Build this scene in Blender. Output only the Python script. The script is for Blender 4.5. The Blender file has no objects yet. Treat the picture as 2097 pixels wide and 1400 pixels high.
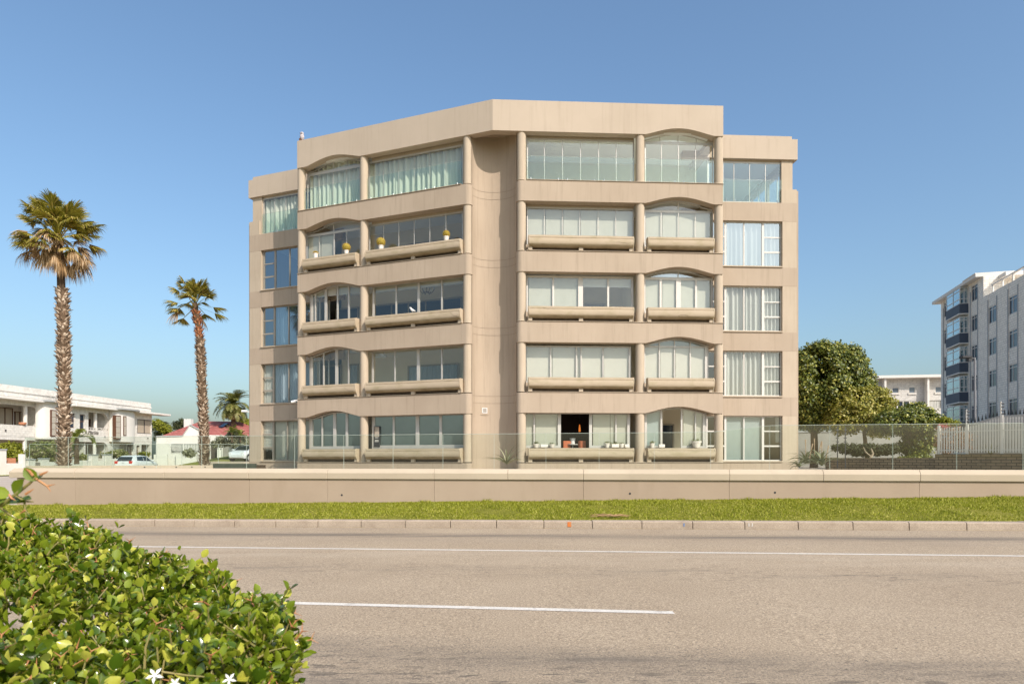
import bpy, bmesh, math, random
import numpy as np
from mathutils import Vector, Matrix

R = math.radians
random.seed(7)
rng = np.random.default_rng(11)
scene = bpy.context.scene
col = scene.collection

# ------------------------------------------------------------------ camera, world, sun, exposure
F, CX, HY, EYE = 1400.0, 1048.5, 938.0, 1.6       # focal length / centre / horizon of the photo in its own pixels, eye height
cam_d = bpy.data.cameras.new('camera')
cam_d.sensor_width = 36.0
cam_d.lens = 36.0 * F / 2097.0
cam_d.shift_y = (HY - 700.0) / 2097.0
cam_d.clip_start, cam_d.clip_end = 0.05, 9000.0
cam_d.dof.use_dof = True
cam_d.dof.focus_distance = 24.0
cam_d.dof.aperture_fstop = 9.0
cam = bpy.data.objects.new('camera', cam_d)
col.objects.link(cam)
cam.location = (0, 0, EYE)
cam.rotation_euler = (R(90), 0, 0)
scene.camera = cam

SUN_AZ, SUN_EL = R(36), R(40)                      # sun behind the photographer's right shoulder
world = bpy.data.worlds.new('World')
scene.world = world
world.use_nodes = True
wn = world.node_tree
sky = wn.nodes.new('ShaderNodeTexSky')
sky.sky_type = 'NISHITA'
sky.sun_disc = False
sky.sun_elevation = SUN_EL
sky.sun_rotation = math.pi - SUN_AZ
sky.air_density = 1.25
sky.dust_density = 3.1
sky.ozone_density = 3.6
bg = wn.nodes['Background']
wb = wn.nodes.new('ShaderNodeMix'); wb.data_type = 'RGBA'; wb.blend_type = 'MULTIPLY'       # the camera's white balance
wb.inputs[0].default_value = 1.0
wb.inputs[7].default_value = (.89, .975, 1.0, 1)
wn.links.new(sky.outputs[0], wb.inputs[6])
wn.links.new(wb.outputs[2], bg.inputs[0])
bg.inputs[1].default_value = 0.124
sun_d = bpy.data.lights.new('sun', 'SUN')
sun_d.energy = 3.0
sun_d.angle = R(0.53)
sun_d.color = (1.0, 0.91, 0.83)
sun = bpy.data.objects.new('sun', sun_d)
col.objects.link(sun)
to_sun = Vector((math.sin(SUN_AZ) * math.cos(SUN_EL), -math.cos(SUN_AZ) * math.cos(SUN_EL), math.sin(SUN_EL)))
sun.rotation_euler = to_sun.to_track_quat('Z', 'Y').to_euler()
sun.location = (20, -30, 40)
scene.view_settings.view_transform = 'Standard'
scene.view_settings.look = 'None'
scene.view_settings.exposure = 0.6
scene.cycles.transparent_max_bounces = 20
scene.cycles.max_bounces = 8

# ------------------------------------------------------------------ helpers
def K(px): return (px - CX) / F
def at(px, py, Y): return Vector((K(px) * Y, Y, EYE - (py - HY) / F * Y))

def tag(o, label=None, cat=None, group=None, kind=None):
    if label: o['label'] = label
    if cat: o['category'] = cat
    if group: o['group'] = group
    if kind: o['kind'] = kind
    return o
def empty(name, loc=(0, 0, 0), rz=0.0):
    o = bpy.data.objects.new(name, None)
    col.objects.link(o)
    o.location = loc
    o.rotation_euler = (0, 0, rz)
    o.empty_display_size = 0.3
    return o
def thing(name, label, cat, loc=(0, 0, 0), rz=0.0, group=None):
    return tag(empty(name, loc, rz), label, cat, group)
def children(o): return [c for c in bpy.data.objects if c.parent == o]
def copy_tree(o, parent=None):
    c = o.copy()
    col.objects.link(c)
    c.parent = parent
    for ch in children(o):
        copy_tree(ch, c)
    return c

def link(name, me, m, parent=None, local=False):
    if m is not None:
        for x in (m if isinstance(m, (list, tuple)) else [m]):
            me.materials.append(x)
    o = bpy.data.objects.new(name, me)
    col.objects.link(o)
    if parent is not None:
        if not local:
            off = Vector((0, 0, 0))
            q = parent
            while q is not None:
                off += q.location
                q = q.parent
            me.transform(Matrix.Translation(-off))
        o.parent = parent
    return o

class MB:
    """collects shapes; build() links them as ONE mesh object"""
    def __init__(s): s.v, s.f = [], []
    def add(s, vs, fs):
        b = len(s.v)
        s.v += [tuple(x) for x in vs]
        s.f += [tuple(i + b for i in f) for f in fs]
        return s
    def box(s, lo, hi, M=None):
        x0, y0, z0 = lo; x1, y1, z1 = hi
        vs = [(x0, y0, z0), (x1, y0, z0), (x1, y1, z0), (x0, y1, z0), (x0, y0, z1), (x1, y0, z1), (x1, y1, z1), (x0, y1, z1)]
        if M is not None: vs = [M @ Vector(v) for v in vs]
        return s.add(vs, [(0, 3, 2, 1), (4, 5, 6, 7), (0, 1, 5, 4), (1, 2, 6, 5), (2, 3, 7, 6), (3, 0, 4, 7)])
    def tube(s, pts, rad, n=8, cap=True):
        pts = [Vector(p) for p in pts]
        m = len(pts)
        rad = list(rad) if hasattr(rad, '__len__') else [rad] * m
        b = len(s.v)
        t0 = (pts[1] - pts[0]).normalized()
        a = Vector((0, 0, 1)) if abs(t0.z) < .9 else Vector((1, 0, 0))
        x = t0.cross(a).normalized()
        for i, p in enumerate(pts):
            t = (pts[min(i + 1, m - 1)] - pts[max(i - 1, 0)]).normalized()
            x = (x - t * x.dot(t)).normalized()
            y = t.cross(x)
            for k in range(n):
                an = 2 * math.pi * k / n
                s.v.append(tuple(p + (x * math.cos(an) + y * math.sin(an)) * rad[i]))
        for i in range(m - 1):
            for k in range(n):
                k2 = (k + 1) % n
                s.f.append((b + i * n + k, b + i * n + k2, b + (i + 1) * n + k2, b + (i + 1) * n + k))
        if cap:
            s.f.append(tuple(b + k for k in range(n))[::-1])
            s.f.append(tuple(b + (m - 1) * n + k for k in range(n)))
        return s
    def lathe(s, c, prof, n=16):
        """prof: (radius, z) from the bottom up, closed with caps"""
        b = len(s.v)
        for r, z in prof:
            for k in range(n):
                an = 2 * math.pi * k / n
                s.v.append((c[0] + r * math.cos(an), c[1] + r * math.sin(an), c[2] + z))
        for i in range(len(prof) - 1):
            for k in range(n):
                k2 = (k + 1) % n
                s.f.append((b + i * n + k, b + i * n + k2, b + (i + 1) * n + k2, b + (i + 1) * n + k))
        s.f.append(tuple(b + k for k in range(n))[::-1])
        s.f.append(tuple(b + (len(prof) - 1) * n + k for k in range(n)))
        return s
    def prism(s, poly, z0, z1):
        n = len(poly)
        vs = [(p[0], p[1], z0) for p in poly] + [(p[0], p[1], z1) for p in poly]
        return s.add(vs, [tuple(range(n))[::-1], tuple(range(n, 2 * n))] + [(i, (i + 1) % n, n + (i + 1) % n, n + i) for i in range(n)])
    def build(s, name, m, parent=None, label=None, smooth=None, local=False, bevel=0.0, recalc=True):
        me = bpy.data.meshes.new(name)
        me.from_pydata(s.v, [], s.f)
        if recalc or bevel:
            bm = bmesh.new()
            bm.from_mesh(me)
            bmesh.ops.recalc_face_normals(bm, faces=bm.faces)
            if bevel:
                es = [e for e in bm.edges if len(e.link_faces) == 2 and e.calc_face_angle(0) > 0.6]
                bmesh.ops.bevel(bm, geom=es, offset=bevel, segments=1, affect='EDGES')
            bm.to_mesh(me)
            bm.free()
        if smooth is not None:
            me.shade_smooth()
            me.set_sharp_from_angle(angle=R(smooth))
        o = link(name, me, m, parent, local)
        if label: o['label'] = label
        return o

class Frame:
    """a vertical plane: u runs along it, o out of it towards the viewer, z up"""
    def __init__(s, p0, p1, flip=False):
        s.p = Vector((p0[0], p0[1], 0))
        s.u = (Vector((p1[0], p1[1], 0)) - s.p).normalized()
        n = Vector((s.u.y, -s.u.x, 0))
        s.n = -n if flip else n
    def P(s, u, o, z):
        q = s.p + s.u * u + s.n * o
        return Vector((q.x, q.y, z))
    def U(s, px, o=0.0):
        k = K(px)
        q = s.p + s.n * o
        return (k * q.y - q.x) / (s.u.x - k * s.u.y)
    def Z(s, px, py, o=0.0):
        return EYE - (py - HY) / F * s.P(s.U(px, o), o, 0).y
    def solid(s, mb, us, zb, zt, o0, o1):
        """a slab between outs o0 and o1 whose lower and upper edges follow zb(u) and zt(u)"""
        n = len(us)
        fb = zb if callable(zb) else (lambda u: zb)
        ft = zt if callable(zt) else (lambda u: zt)
        vs = []
        for u in us:
            vs += [s.P(u, o0, fb(u)), s.P(u, o0, ft(u)), s.P(u, o1, fb(u)), s.P(u, o1, ft(u))]
        fs = []
        for i in range(n - 1):
            a, b = 4 * i, 4 * (i + 1)
            fs += [(a, b, b + 1, a + 1), (a + 2, a + 3, b + 3, b + 2), (a, a + 2, b + 2, b), (a + 1, b + 1, b + 3, a + 3)]
        fs += [(0, 1, 3, 2), (4 * n - 4, 4 * n - 2, 4 * n - 1, 4 * n - 3)]
        mb.add(vs, fs)
        return mb
    def box(s, mb, u0, u1, z0, z1, o0, o1): return s.solid(mb, [u0, u1], z0, z1, o0, o1)
    def sheet(s, mb, us, zb, zt, o):
        fb = zb if callable(zb) else (lambda u: zb)
        ft = zt if callable(zt) else (lambda u: zt)
        fo = o if callable(o) else (lambda u: o)
        vs, fs = [], []
        for u in us: vs += [s.P(u, fo(u), fb(u)), s.P(u, fo(u), ft(u))]
        for i in range(len(us) - 1): fs.append((2 * i, 2 * i + 2, 2 * i + 3, 2 * i + 1))
        return mb.add(vs, fs)

def lin(a, b, n): return [a + (b - a) * i / n for i in range(n + 1)]

def np_mesh(name, V, faces, m, parent=None, local=False, smooth=False, mat_idx=None):
    """V (N,3); faces: list of index arrays (M,k)"""
    me = bpy.data.meshes.new(name)
    V = np.asarray(V, np.float32)
    me.vertices.add(len(V))
    me.vertices.foreach_set('co', V.ravel())
    li = np.concatenate([f.ravel() for f in faces]).astype(np.int32)
    tot = np.concatenate([np.full(len(f), f.shape[1], np.int32) for f in faces])
    st = np.concatenate([[0], np.cumsum(tot)[:-1]]).astype(np.int32)
    me.loops.add(len(li))
    me.loops.foreach_set('vertex_index', li)
    me.polygons.add(len(tot))
    me.polygons.foreach_set('loop_start', st)
    me.polygons.foreach_set('loop_total', tot)
    if mat_idx is not None:
        me.polygons.foreach_set('material_index', np.asarray(mat_idx, np.int32))
    if smooth:
        me.polygons.foreach_set('use_smooth', np.ones(len(tot), bool))
    me.update()
    me.validate()
    return link(name, me, m, parent, local)

def norm(a): return a / np.maximum(np.linalg.norm(a, axis=-1, keepdims=True), 1e-9)
def frames_from(d, n):
    """rotation matrices whose columns are width, length (along d) and normal (near n)"""
    d = norm(d)
    n = norm(n - d * (n * d).sum(-1, keepdims=True))
    w = np.cross(d, n)
    return np.stack([w, d, n], axis=-1)
def scatter(tv, tf, P, M, S):
    """copies of a template (tv verts, tf faces list) at P with rotation M and scale S (N,) or (N,3)"""
    tv = np.asarray(tv, float)
    S = np.asarray(S, float)
    if S.ndim == 1: S = S[:, None].repeat(3, 1)
    V = np.einsum('nij,nvj->nvi', M, tv[None] * S[:, None, :]) + P[:, None, :]
    N, nv = len(P), len(tv)
    fs = []
    for k in sorted({len(f) for f in tf}):
        t = np.array([f for f in tf if len(f) == k])
        fs.append((t[None] + (np.arange(N) * nv)[:, None, None]).reshape(-1, k))
    return V.reshape(-1, 3), fs
def join(parts):
    V, Fs, b = [], [], 0
    for v, fs in parts:
        V.append(v)
        for f in fs: Fs.append(f + b)
        b += len(v)
    return np.concatenate(V), Fs
LEAF_V = [(0, 0, 0), (.34, .28, .07), (0, .3, -.02), (-.34, .28, .07), (.36, .62, .06), (0, .65, -.03), (-.36, .62, .06), (0, 1, .03)]
LEAF_F = [(0, 1, 2), (0, 2, 3), (1, 4, 5, 2), (2, 5, 6, 3), (4, 7, 5), (5, 7, 6)]
SMALL_V = [(0, 0, 0), (.36, .5, .08), (0, 1, 0), (-.36, .5, .08)]
SMALL_F = [(0, 1, 2), (0, 2, 3)]

# ------------------------------------------------------------------ materials
def new_mat(name):
    m = bpy.data.materials.new(name)
    m.use_nodes = True
    nt = m.node_tree
    return m, nt, nt.nodes['Principled BSDF'], nt.nodes['Material Output']
def noise(nt, vec, scale, detail=4, rough=.55, stretch=None):
    if stretch:
        mp = nt.nodes.new('ShaderNodeVectorMath'); mp.operation = 'MULTIPLY'
        nt.links.new(vec, mp.inputs[0]); mp.inputs[1].default_value = stretch
        vec = mp.outputs[0]
    n = nt.nodes.new('ShaderNodeTexNoise')
    n.inputs['Scale'].default_value = scale
    n.inputs['Detail'].default_value = detail
    n.inputs['Roughness'].default_value = rough
    nt.links.new(vec, n.inputs['Vector'])
    return n.outputs['Fac']
def ramp(nt, fac, p0, p1, c0=(0, 0, 0, 1), c1=(1, 1, 1, 1)):
    r = nt.nodes.new('ShaderNodeValToRGB')
    r.color_ramp.elements[0].position, r.color_ramp.elements[1].position = p0, p1
    r.color_ramp.elements[0].color, r.color_ramp.elements[1].color = c0, c1
    nt.links.new(fac, r.inputs[0])
    return r.outputs[0]
def mix(nt, fac, a, b, mode='MIX'):
    n = nt.nodes.new('ShaderNodeMix'); n.data_type = 'RGBA'; n.blend_type = mode
    for sock, val in ((n.inputs[0], fac), (n.inputs[6], a), (n.inputs[7], b)):
        if hasattr(val, 'is_linked'): nt.links.new(val, sock)
        elif isinstance(val, (int, float)): sock.default_value = val
        else: sock.default_value = tuple(val)[:3] + (1,)
    return n.outputs[2]
def pos(nt): return nt.nodes.new('ShaderNodeNewGeometry').outputs['Position']
def c4(c): return tuple(c) + (1,)
def bump(nt, b, h, strength, dist=.01):
    n = nt.nodes.new('ShaderNodeBump')
    n.inputs['Strength'].default_value = strength
    n.inputs['Distance'].default_value = dist
    nt.links.new(h, n.inputs['Height'])
    nt.links.new(n.outputs[0], b.inputs['Normal'])

def surf(name, c, c2=None, scale=1.5, rough=.8, spec=.3, stretch=None, fine=0.0, fscale=60, bmp=0.0, bscale=40, metal=0.0, stain=None, stain_scale=1.0, stain_stretch=None, stain_lo=.56, stain_hi=.72, stain_amt=.6):
    m, nt, b, out = new_mat(name)
    p = pos(nt)
    colr = c4(c)
    if c2 is not None:
        colr = mix(nt, ramp(nt, noise(nt, p, scale, 5, .6, stretch), .32, .68), c, c2)
    if fine:
        f = noise(nt, p, fscale, 2, .6)
        colr = mix(nt, fine, colr, ramp(nt, f, .3, .7, (.25, .25, .25, 1), (1.6, 1.6, 1.6, 1)), 'MULTIPLY')
    if stain is not None:
        s = ramp(nt, noise(nt, p, stain_scale, 6, .65, stain_stretch), stain_lo, stain_hi)
        mm = nt.nodes.new('ShaderNodeMath'); mm.operation = 'MULTIPLY'
        nt.links.new(s, mm.inputs[0]); mm.inputs[1].default_value = stain_amt
        colr = mix(nt, mm.outputs[0], colr, stain)
    if isinstance(colr, tuple): b.inputs['Base Color'].default_value = colr
    else: nt.links.new(colr, b.inputs['Base Color'])
    b.inputs['Roughness'].default_value = rough
    b.inputs['Specular IOR Level'].default_value = spec
    b.inputs['Metallic'].default_value = metal
    if bmp: bump(nt, b, noise(nt, p, bscale, 4, .6), bmp)
    return m
def leaf_mat(name, c1, c2, c3=None, transl=.25, rough=.5, spec=.35, noise_scale=None):
    m, nt, b, out = new_mat(name)
    g = nt.nodes.new('ShaderNodeNewGeometry')
    r = nt.nodes.new('ShaderNodeValToRGB')
    e = r.color_ramp.elements
    e[0].color, e[1].color = c4(c1), c4(c2)
    e[0].position, e[1].position = .1, .75
    if c3 is not None:
        x = e.new(.97); x.color = c4(c3)
    nt.links.new(g.outputs['Random Per Island'], r.inputs[0])
    colr = r.outputs[0]
    if noise_scale:
        colr = mix(nt, ramp(nt, noise(nt, g.outputs['Position'], noise_scale, 3), .35, .65), colr, mix(nt, .5, colr, c2), 'MIX')
    nt.links.new(colr, b.inputs['Base Color'])
    b.inputs['Roughness'].default_value = rough
    b.inputs['Specular IOR Level'].default_value = spec
    if transl:
        t = nt.nodes.new('ShaderNodeBsdfTranslucent')
        nt.links.new(mix(nt, 1.0, colr, (1.15, 1.2, .55), 'MULTIPLY'), t.inputs[0])
        mx = nt.nodes.new('ShaderNodeMixShader')
        mx.inputs[0].default_value = transl
        nt.links.new(b.outputs[0], mx.inputs[1]); nt.links.new(t.outputs[0], mx.inputs[2])
        nt.links.new(mx.outputs[0], out.inputs[0])
    return m
def glass_mat(name, tint=(.93, .96, .95), refl=1.6, base=.03, rough=0.0, gloss=(1, 1, 1)):
    """a thin pane: clear, tinted transmission and a Fresnel mirror"""
    m, nt, b, out = new_mat(name)
    nt.nodes.remove(b)
    g = nt.nodes.new('ShaderNodeNewGeometry')
    def mth(op, x, y=0.0):
        n = nt.nodes.new('ShaderNodeMath'); n.operation = op
        for i, v in enumerate((x, y)):
            if hasattr(v, 'is_linked'): nt.links.new(v, n.inputs[i])
            else: n.inputs[i].default_value = v
        return n.outputs[0]
    dt = nt.nodes.new('ShaderNodeVectorMath'); dt.operation = 'DOT_PRODUCT'
    nt.links.new(g.outputs['Normal'], dt.inputs[0]); nt.links.new(g.outputs['Incoming'], dt.inputs[1])
    sch = mth('POWER', mth('SUBTRACT', 1.0, mth('ABSOLUTE', dt.outputs['Value'])), 5.0)      # Schlick, the same from both sides
    fac = mth('MINIMUM', mth('ADD', mth('MULTIPLY', sch, refl * (1 - base)), base), 1.0)
    tr = nt.nodes.new('ShaderNodeBsdfTransparent'); tr.inputs[0].default_value = c4(tint)
    gl = nt.nodes.new('ShaderNodeBsdfGlossy'); gl.inputs['Roughness'].default_value = rough; gl.inputs[0].default_value = c4(gloss)
    mx = nt.nodes.new('ShaderNodeMixShader')
    nt.links.new(fac, mx.inputs[0]); nt.links.new(tr.outputs[0], mx.inputs[1]); nt.links.new(gl.outputs[0], mx.inputs[2])
    nt.links.new(mx.outputs[0], out.inputs[0])
    return m
def emit_mat(name, c, s):
    m, nt, b, out = new_mat(name)
    b.inputs['Base Color'].default_value = c4(c)
    b.inputs['Emission Color'].default_value = c4(c)
    b.inputs['Emission Strength'].default_value = s
    return m
def brick_mat(name, c1, c2, mortar, w, h, msize=.02, rough=.85, bmp=.3, axis='xz'):
    m, nt, b, out = new_mat(name)
    p = pos(nt)
    sp = nt.nodes.new('ShaderNodeSeparateXYZ'); nt.links.new(p, sp.inputs[0])
    cb = nt.nodes.new('ShaderNodeCombineXYZ')
    if axis == 'xy':
        nt.links.new(sp.outputs[0], cb.inputs[0]); nt.links.new(sp.outputs[1], cb.inputs[1])
    else:
        ad = nt.nodes.new('ShaderNodeVectorMath'); ad.operation = 'DOT_PRODUCT'
        nt.links.new(p, ad.inputs[0]); ad.inputs[1].default_value = (1, 1, 0) if axis == 'xz' else axis
        nt.links.new(ad.outputs['Value'], cb.inputs[0]); nt.links.new(sp.outputs[2], cb.inputs[1])
    br = nt.nodes.new('ShaderNodeTexBrick')
    nt.links.new(cb.outputs[0], br.inputs['Vector'])
    br.inputs['Color1'].default_value, br.inputs['Color2'].default_value, br.inputs['Mortar'].default_value = c4(c1), c4(c2), c4(mortar)
    br.inputs['Scale'].default_value = 1.0
    br.inputs['Brick Width'].default_value, br.inputs['Row Height'].default_value = w, h
    br.inputs['Mortar Size'].default_value = msize
    colr = mix(nt, .35, br.outputs[0], ramp(nt, noise(nt, p, 3, 5), .3, .7, (.6, .6, .6, 1), (1.3, 1.3, 1.3, 1)), 'MULTIPLY')
    nt.links.new(colr, b.inputs['Base Color'])
    b.inputs['Roughness'].default_value = rough
    b.inputs['Specular IOR Level'].default_value = .2
    inv = nt.nodes.new('ShaderNodeMath'); inv.operation = 'SUBTRACT'; inv.inputs[0].default_value = 1
    nt.links.new(br.outputs['Fac'], inv.inputs[1])
    bump(nt, b, inv.outputs[0], bmp, .01)
    return m

M = {}
M['plaster'] = surf('tan_plaster', (.39, .306, .226), (.44, .35, .262), .7, .9, .15, stretch=(1, 1, .5), bmp=.25, bscale=30, stain=(.275, .215, .155), stain_scale=1.6, stain_stretch=(4.5, 4.5, .22), stain_lo=.52, stain_hi=.74, stain_amt=.5)
M['cream'] = surf('cream_plaster', (.455, .368, .272), (.495, .405, .302), .8, .9, .15, bmp=.2, bscale=30, stain=(.34, .27, .19), stain_scale=1.6, stain_stretch=(5, 5, .3), stain_lo=.5, stain_amt=.4)
M['planter'] = surf('planter_plaster', (.44, .352, .245), (.49, .395, .285), 1.2, .9, .15, bmp=.3, bscale=25, stain=(.28, .24, .12), stain_scale=1.6, stain_stretch=(1, 1, 2.5), stain_lo=.5, stain_hi=.75, stain_amt=.55)
M['planter_stain_shade'] = surf('algae_shaded_plaster', (.26, .20, .115), (.40, .32, .21), 2.2, .95, .1, stretch=(1, 1, 2), bmp=.3, bscale=25)  # algae stain and the shade under the bulge, painted in together
M['fascia'] = surf('fascia_plaster', (.455, .37, .282), (.495, .405, .312), .5, .9, .15, bmp=.15, bscale=30, stain=(.36, .285, .21), stain_scale=1.3, stain_stretch=(4, 4, .2), stain_lo=.52, stain_amt=.4)
M['groove'] = surf('dark_groove', (.16, .12, .085), rough=.9)
M['alu'] = surf('aluminium_frame', (.50, .47, .42), (.55, .52, .47), 3, .45, .4, metal=.2)
M['whiteframe'] = surf('white_frame', (.60, .56, .50), (.64, .60, .54), 3, .45, .4)
M['bronze'] = surf('bronze_frame', (.30, .26, .21), (.34, .30, .24), 3, .5, .4)
M['steel'] = surf('brushed_steel', (.6, .6, .58), rough=.3, metal=.9)
M['glass'] = glass_mat('window_glass', (.90, .94, .92), 1.0, .10)
M['glass_blue'] = glass_mat('coated_window_glass', (.66, .76, .78), 1.0, .34, gloss=(.84, .93, 1.0))
M['glass_grey'] = glass_mat('grey_window_glass', (.70, .75, .74), 1.0, .34, gloss=(.80, .86, .88))
M['glass_corner'] = glass_mat('tinted_corner_glass', (.46, .60, .68), 1.0, .12, gloss=(.8, .9, 1.0))
M['glass_green'] = glass_mat('green_safety_glass', (.92, .97, .94), 1.0, .04)
M['glass_fence'] = glass_mat('fence_glass', (.94, .97, .95), 1.0, .045)
M['glass_edge'] = surf('glass_edge', (.40, .44, .38), rough=.25, spec=.6)
M['dark_glass'] = surf('dark_inner_glass', (.018, .03, .055), rough=.08, spec=.6)
M['curtain'] = surf('cream_curtain', (.68, .67, .58), (.63, .62, .53), 4, .95, .1, stretch=(1, 1, .1))
M['curtain_sheer'] = surf('white_sheer_curtain', (.52, .50, .455), (.46, .44, .40), 6, .95, .1, stretch=(1, 1, .1))
M['curtain_blue'] = surf('grey_blue_curtain', (.30, .36, .42), (.36, .42, .48), 5, .95, .1, stretch=(1, 1, .1))
M['blind'] = surf('cream_roller_blind', (.47, .445, .375), (.51, .48, .41), 2, .9, .1)
M['blind_pale'] = surf('pale_roller_blind', (.54, .49, .42), (.57, .52, .45), 2, .9, .1)
M['blind_grey'] = surf('grey_green_blind', (.30, .34, .33), (.34, .38, .37), 2, .9, .1)
M['inner_wall'] = surf('interior_wall', (.74, .66, .51), (.78, .70, .55), 1, .9, .1)
M['inner_white'] = surf('interior_ceiling', (.80, .78, .72), (.82, .80, .75), 1, .9, .1)
M['inner_floor'] = surf('interior_floor', (.38, .32, .26), (.42, .36, .29), 2, .6, .3)
M['white_paint'] = surf('white_house_paint', (.68, .635, .57), (.73, .69, .63), .9, .85, .15, bmp=.2, bscale=18, stain=(.55, .48, .40), stain_scale=1.0, stain_stretch=(1.4, 1.4, .25), stain_amt=.3)
M['white_brick'] = brick_mat('white_painted_brick', (.68, .635, .57), (.72, .68, .62), (.61, .565, .50), .45, .2, .02, bmp=.2)
M['mid_brick'] = brick_mat('pale_painted_brick', (.56, .53, .48), (.62, .59, .54), (.46, .43, .39), .8, .25, .03)
M['grey_brick'] = brick_mat('grey_white_brick', (.80, .73, .63), (.86, .79, .69), (.64, .585, .51), .5, .2, .03)
M['stone_brick'] = brick_mat('old_brick_wall', (.16, .12, .075), (.22, .165, .10), (.055, .045, .03), .32, .11, .014, axis=(.7, -.7, 0))
M['paver'] = brick_mat('terrace_pavers', (.40, .33, .26), (.45, .37, .29), (.30, .25, .19), .4, .2, .01, axis='xy')
M['brown_wood'] = surf('dark_brown_timber', (.10, .045, .025), (.13, .06, .035), 5, .5, .4)
M['charcoal'] = surf('charcoal_metal', (.04, .04, .042), rough=.5)
M['blue_panel'] = surf('slate_blue_panel', (.06, .075, .10), (.075, .09, .115), 2, .6, .3)
M['grey_coping'] = surf('grey_slate_coping', (.32, .32, .31), (.38, .38, .37), 2, .7, .3)
M['terracotta'] = surf('terracotta', (.45, .19, .10), (.52, .24, .14), 6, .8, .2)
M['white_pot'] = surf('white_ceramic', (.72, .66, .58), (.76, .70, .62), 4, .6, .3)
M['soil'] = surf('soil', (.07, .05, .035), (.10, .075, .05), 8, .95, .1)
M['car_white'] = surf('white_car_paint', (.72, .73, .72), rough=.25, spec=.6)
M['car_glass'] = surf('car_glass', (.02, .028, .03), rough=.05, spec=.8)
M['tyre'] = surf('tyre_rubber', (.02, .02, .02), rough=.85)
M['red_lens'] = surf('red_lens', (.55, .03, .02), rough=.2, spec=.6)
M['rubber_white'] = surf('white_plastic', (.75, .73, .70), rough=.4)
M['orange_fabric'] = surf('orange_leather', (.50, .13, .05), (.56, .16, .07), 6, .5, .4)
M['bark'] = surf('tree_bark', (.12, .085, .05), (.20, .15, .10), 9, .9, .1, stretch=(1, 1, .3), bmp=.5, bscale=20)
M['lampshade'] = emit_mat('orange_glass_shade', (.9, .25, .04), .5)
# ------------------------------------------------------------------ ground, road, kerb, verge
def road_z(x): return .01234 * max(-60, min(60, x))
KS = -.17                                            # the road runs slightly towards the viewer on the right
def road_line(a, x): return a + KS * x
def wall_y(x): return 19.1 - .124 * x
def base_z(x): return .40 + .0163 * x                # verge level at the foot of the wall
def sstep(a, b, x):
    t = max(0.0, min(1.0, (x - a) / (b - a)))
    return t * t * (3 - 2 * t)
def ground_z(x, y):
    p = road_z(x) - .06
    far = .30 + 1.75 * sstep(-37, -25, x) * sstep(56, 68, y)
    t = sstep(14, 30, y + .124 * x)
    return p * (1 - t) + far * t

def grid_mesh(name, xs, ys, zf, m, yf=lambda x, y: y):
    V = np.array([(x, yf(x, y), zf(x, yf(x, y))) for y in ys for x in xs], float)
    nx, ny = len(xs), len(ys)
    i, j = np.meshgrid(np.arange(nx - 1), np.arange(ny - 1))
    a = (j * nx + i).ravel()
    return np_mesh(name, V, [np.stack([a, a + 1, a + 1 + nx, a + nx], 1)], m, smooth=True)

# asphalt: bleached, grainy, with patchy tar spots and darker wheel tracks
m, nt, b, out = new_mat('bleached_asphalt')
p = pos(nt)
sp = nt.nodes.new('ShaderNodeSeparateXYZ'); nt.links.new(p, sp.inputs[0])
cr = nt.nodes.new('ShaderNodeMath'); cr.operation = 'MULTIPLY_ADD'          # distance across the road
nt.links.new(sp.outputs[0], cr.inputs[0]); cr.inputs[1].default_value = .17; nt.links.new(sp.outputs[1], cr.inputs[2])
base = mix(nt, ramp(nt, noise(nt, p, .45, 5, .6), .3, .7), (.385, .30, .21), (.445, .352, .25))
grain = noise(nt, p, 75, 3, .75)
base = mix(nt, .85, base, ramp(nt, grain, .30, .70, (.42, .42, .42, 1), (1.5, 1.48, 1.45, 1)), 'MULTIPLY')
base = mix(nt, .75, base, ramp(nt, noise(nt, p, 42, 3, .8), .34, .62, (.50, .47, .44, 1), (1.30, 1.30, 1.30, 1)), 'MULTIPLY')
base = mix(nt, ramp(nt, noise(nt, p, 38, 2, .6), .64, .70), base, (.13, .11, .09))
def band(center, half, amt, col_, nscale, stretch, lo=.5, hi=.7):
    global base
    d = nt.nodes.new('ShaderNodeMath'); d.operation = 'SUBTRACT'; nt.links.new(cr.outputs[0], d.inputs[0]); d.inputs[1].default_value = center
    ab = nt.nodes.new('ShaderNodeMath'); ab.operation = 'ABSOLUTE'; nt.links.new(d.outputs[0], ab.inputs[0])
    w = ramp(nt, ab.outputs[0], 0, half / 1.0, (1, 1, 1, 1), (0, 0, 0, 1))
    s = ramp(nt, noise(nt, p, nscale, 5, .65, stretch), lo, hi)
    mu = nt.nodes.new('ShaderNodeMath'); mu.operation = 'MULTIPLY'; nt.links.new(w, mu.inputs[0]); nt.links.new(s, mu.inputs[1])
    mu2 = nt.nodes.new('ShaderNodeMath'); mu2.operation = 'MULTIPLY'; nt.links.new(mu.outputs[0], mu2.inputs[0]); mu2.inputs[1].default_value = amt
    base = mix(nt, mu2.outputs[0], base, col_)
band(14.1, .55, .85, (.13, .11, .09), .9, (.14, 2.6, 1), .26, .56)
band(13.3, .5, .30, (.24, .20, .16), 1.4, (.2, 2.2, 1), .35, .65)
band(9.75, .9, .80, (.13, .10, .075), 8.0, (.45, 1.5, 1), .56, .66)
band(9.8, .6, .55, (.20, .165, .125), 1.1, (.3, 2.4, 1), .46, .70)
band(5.55, .55, .75, (.13, .11, .09), 1.0, (.3, 2.0, 1), .30, .62)
band(5.0, .9, .90, (.11, .09, .07), 8.0, (.45, 1.4, 1), .54, .63)
band(4.7, .8, .6, (.16, .135, .11), 1.2, (.3, 1.2, 1), .36, .62)
band(7.6, 1.0, .5, (.18, .15, .12), 10.0, (.5, 1.3, 1), .64, .72)
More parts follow.
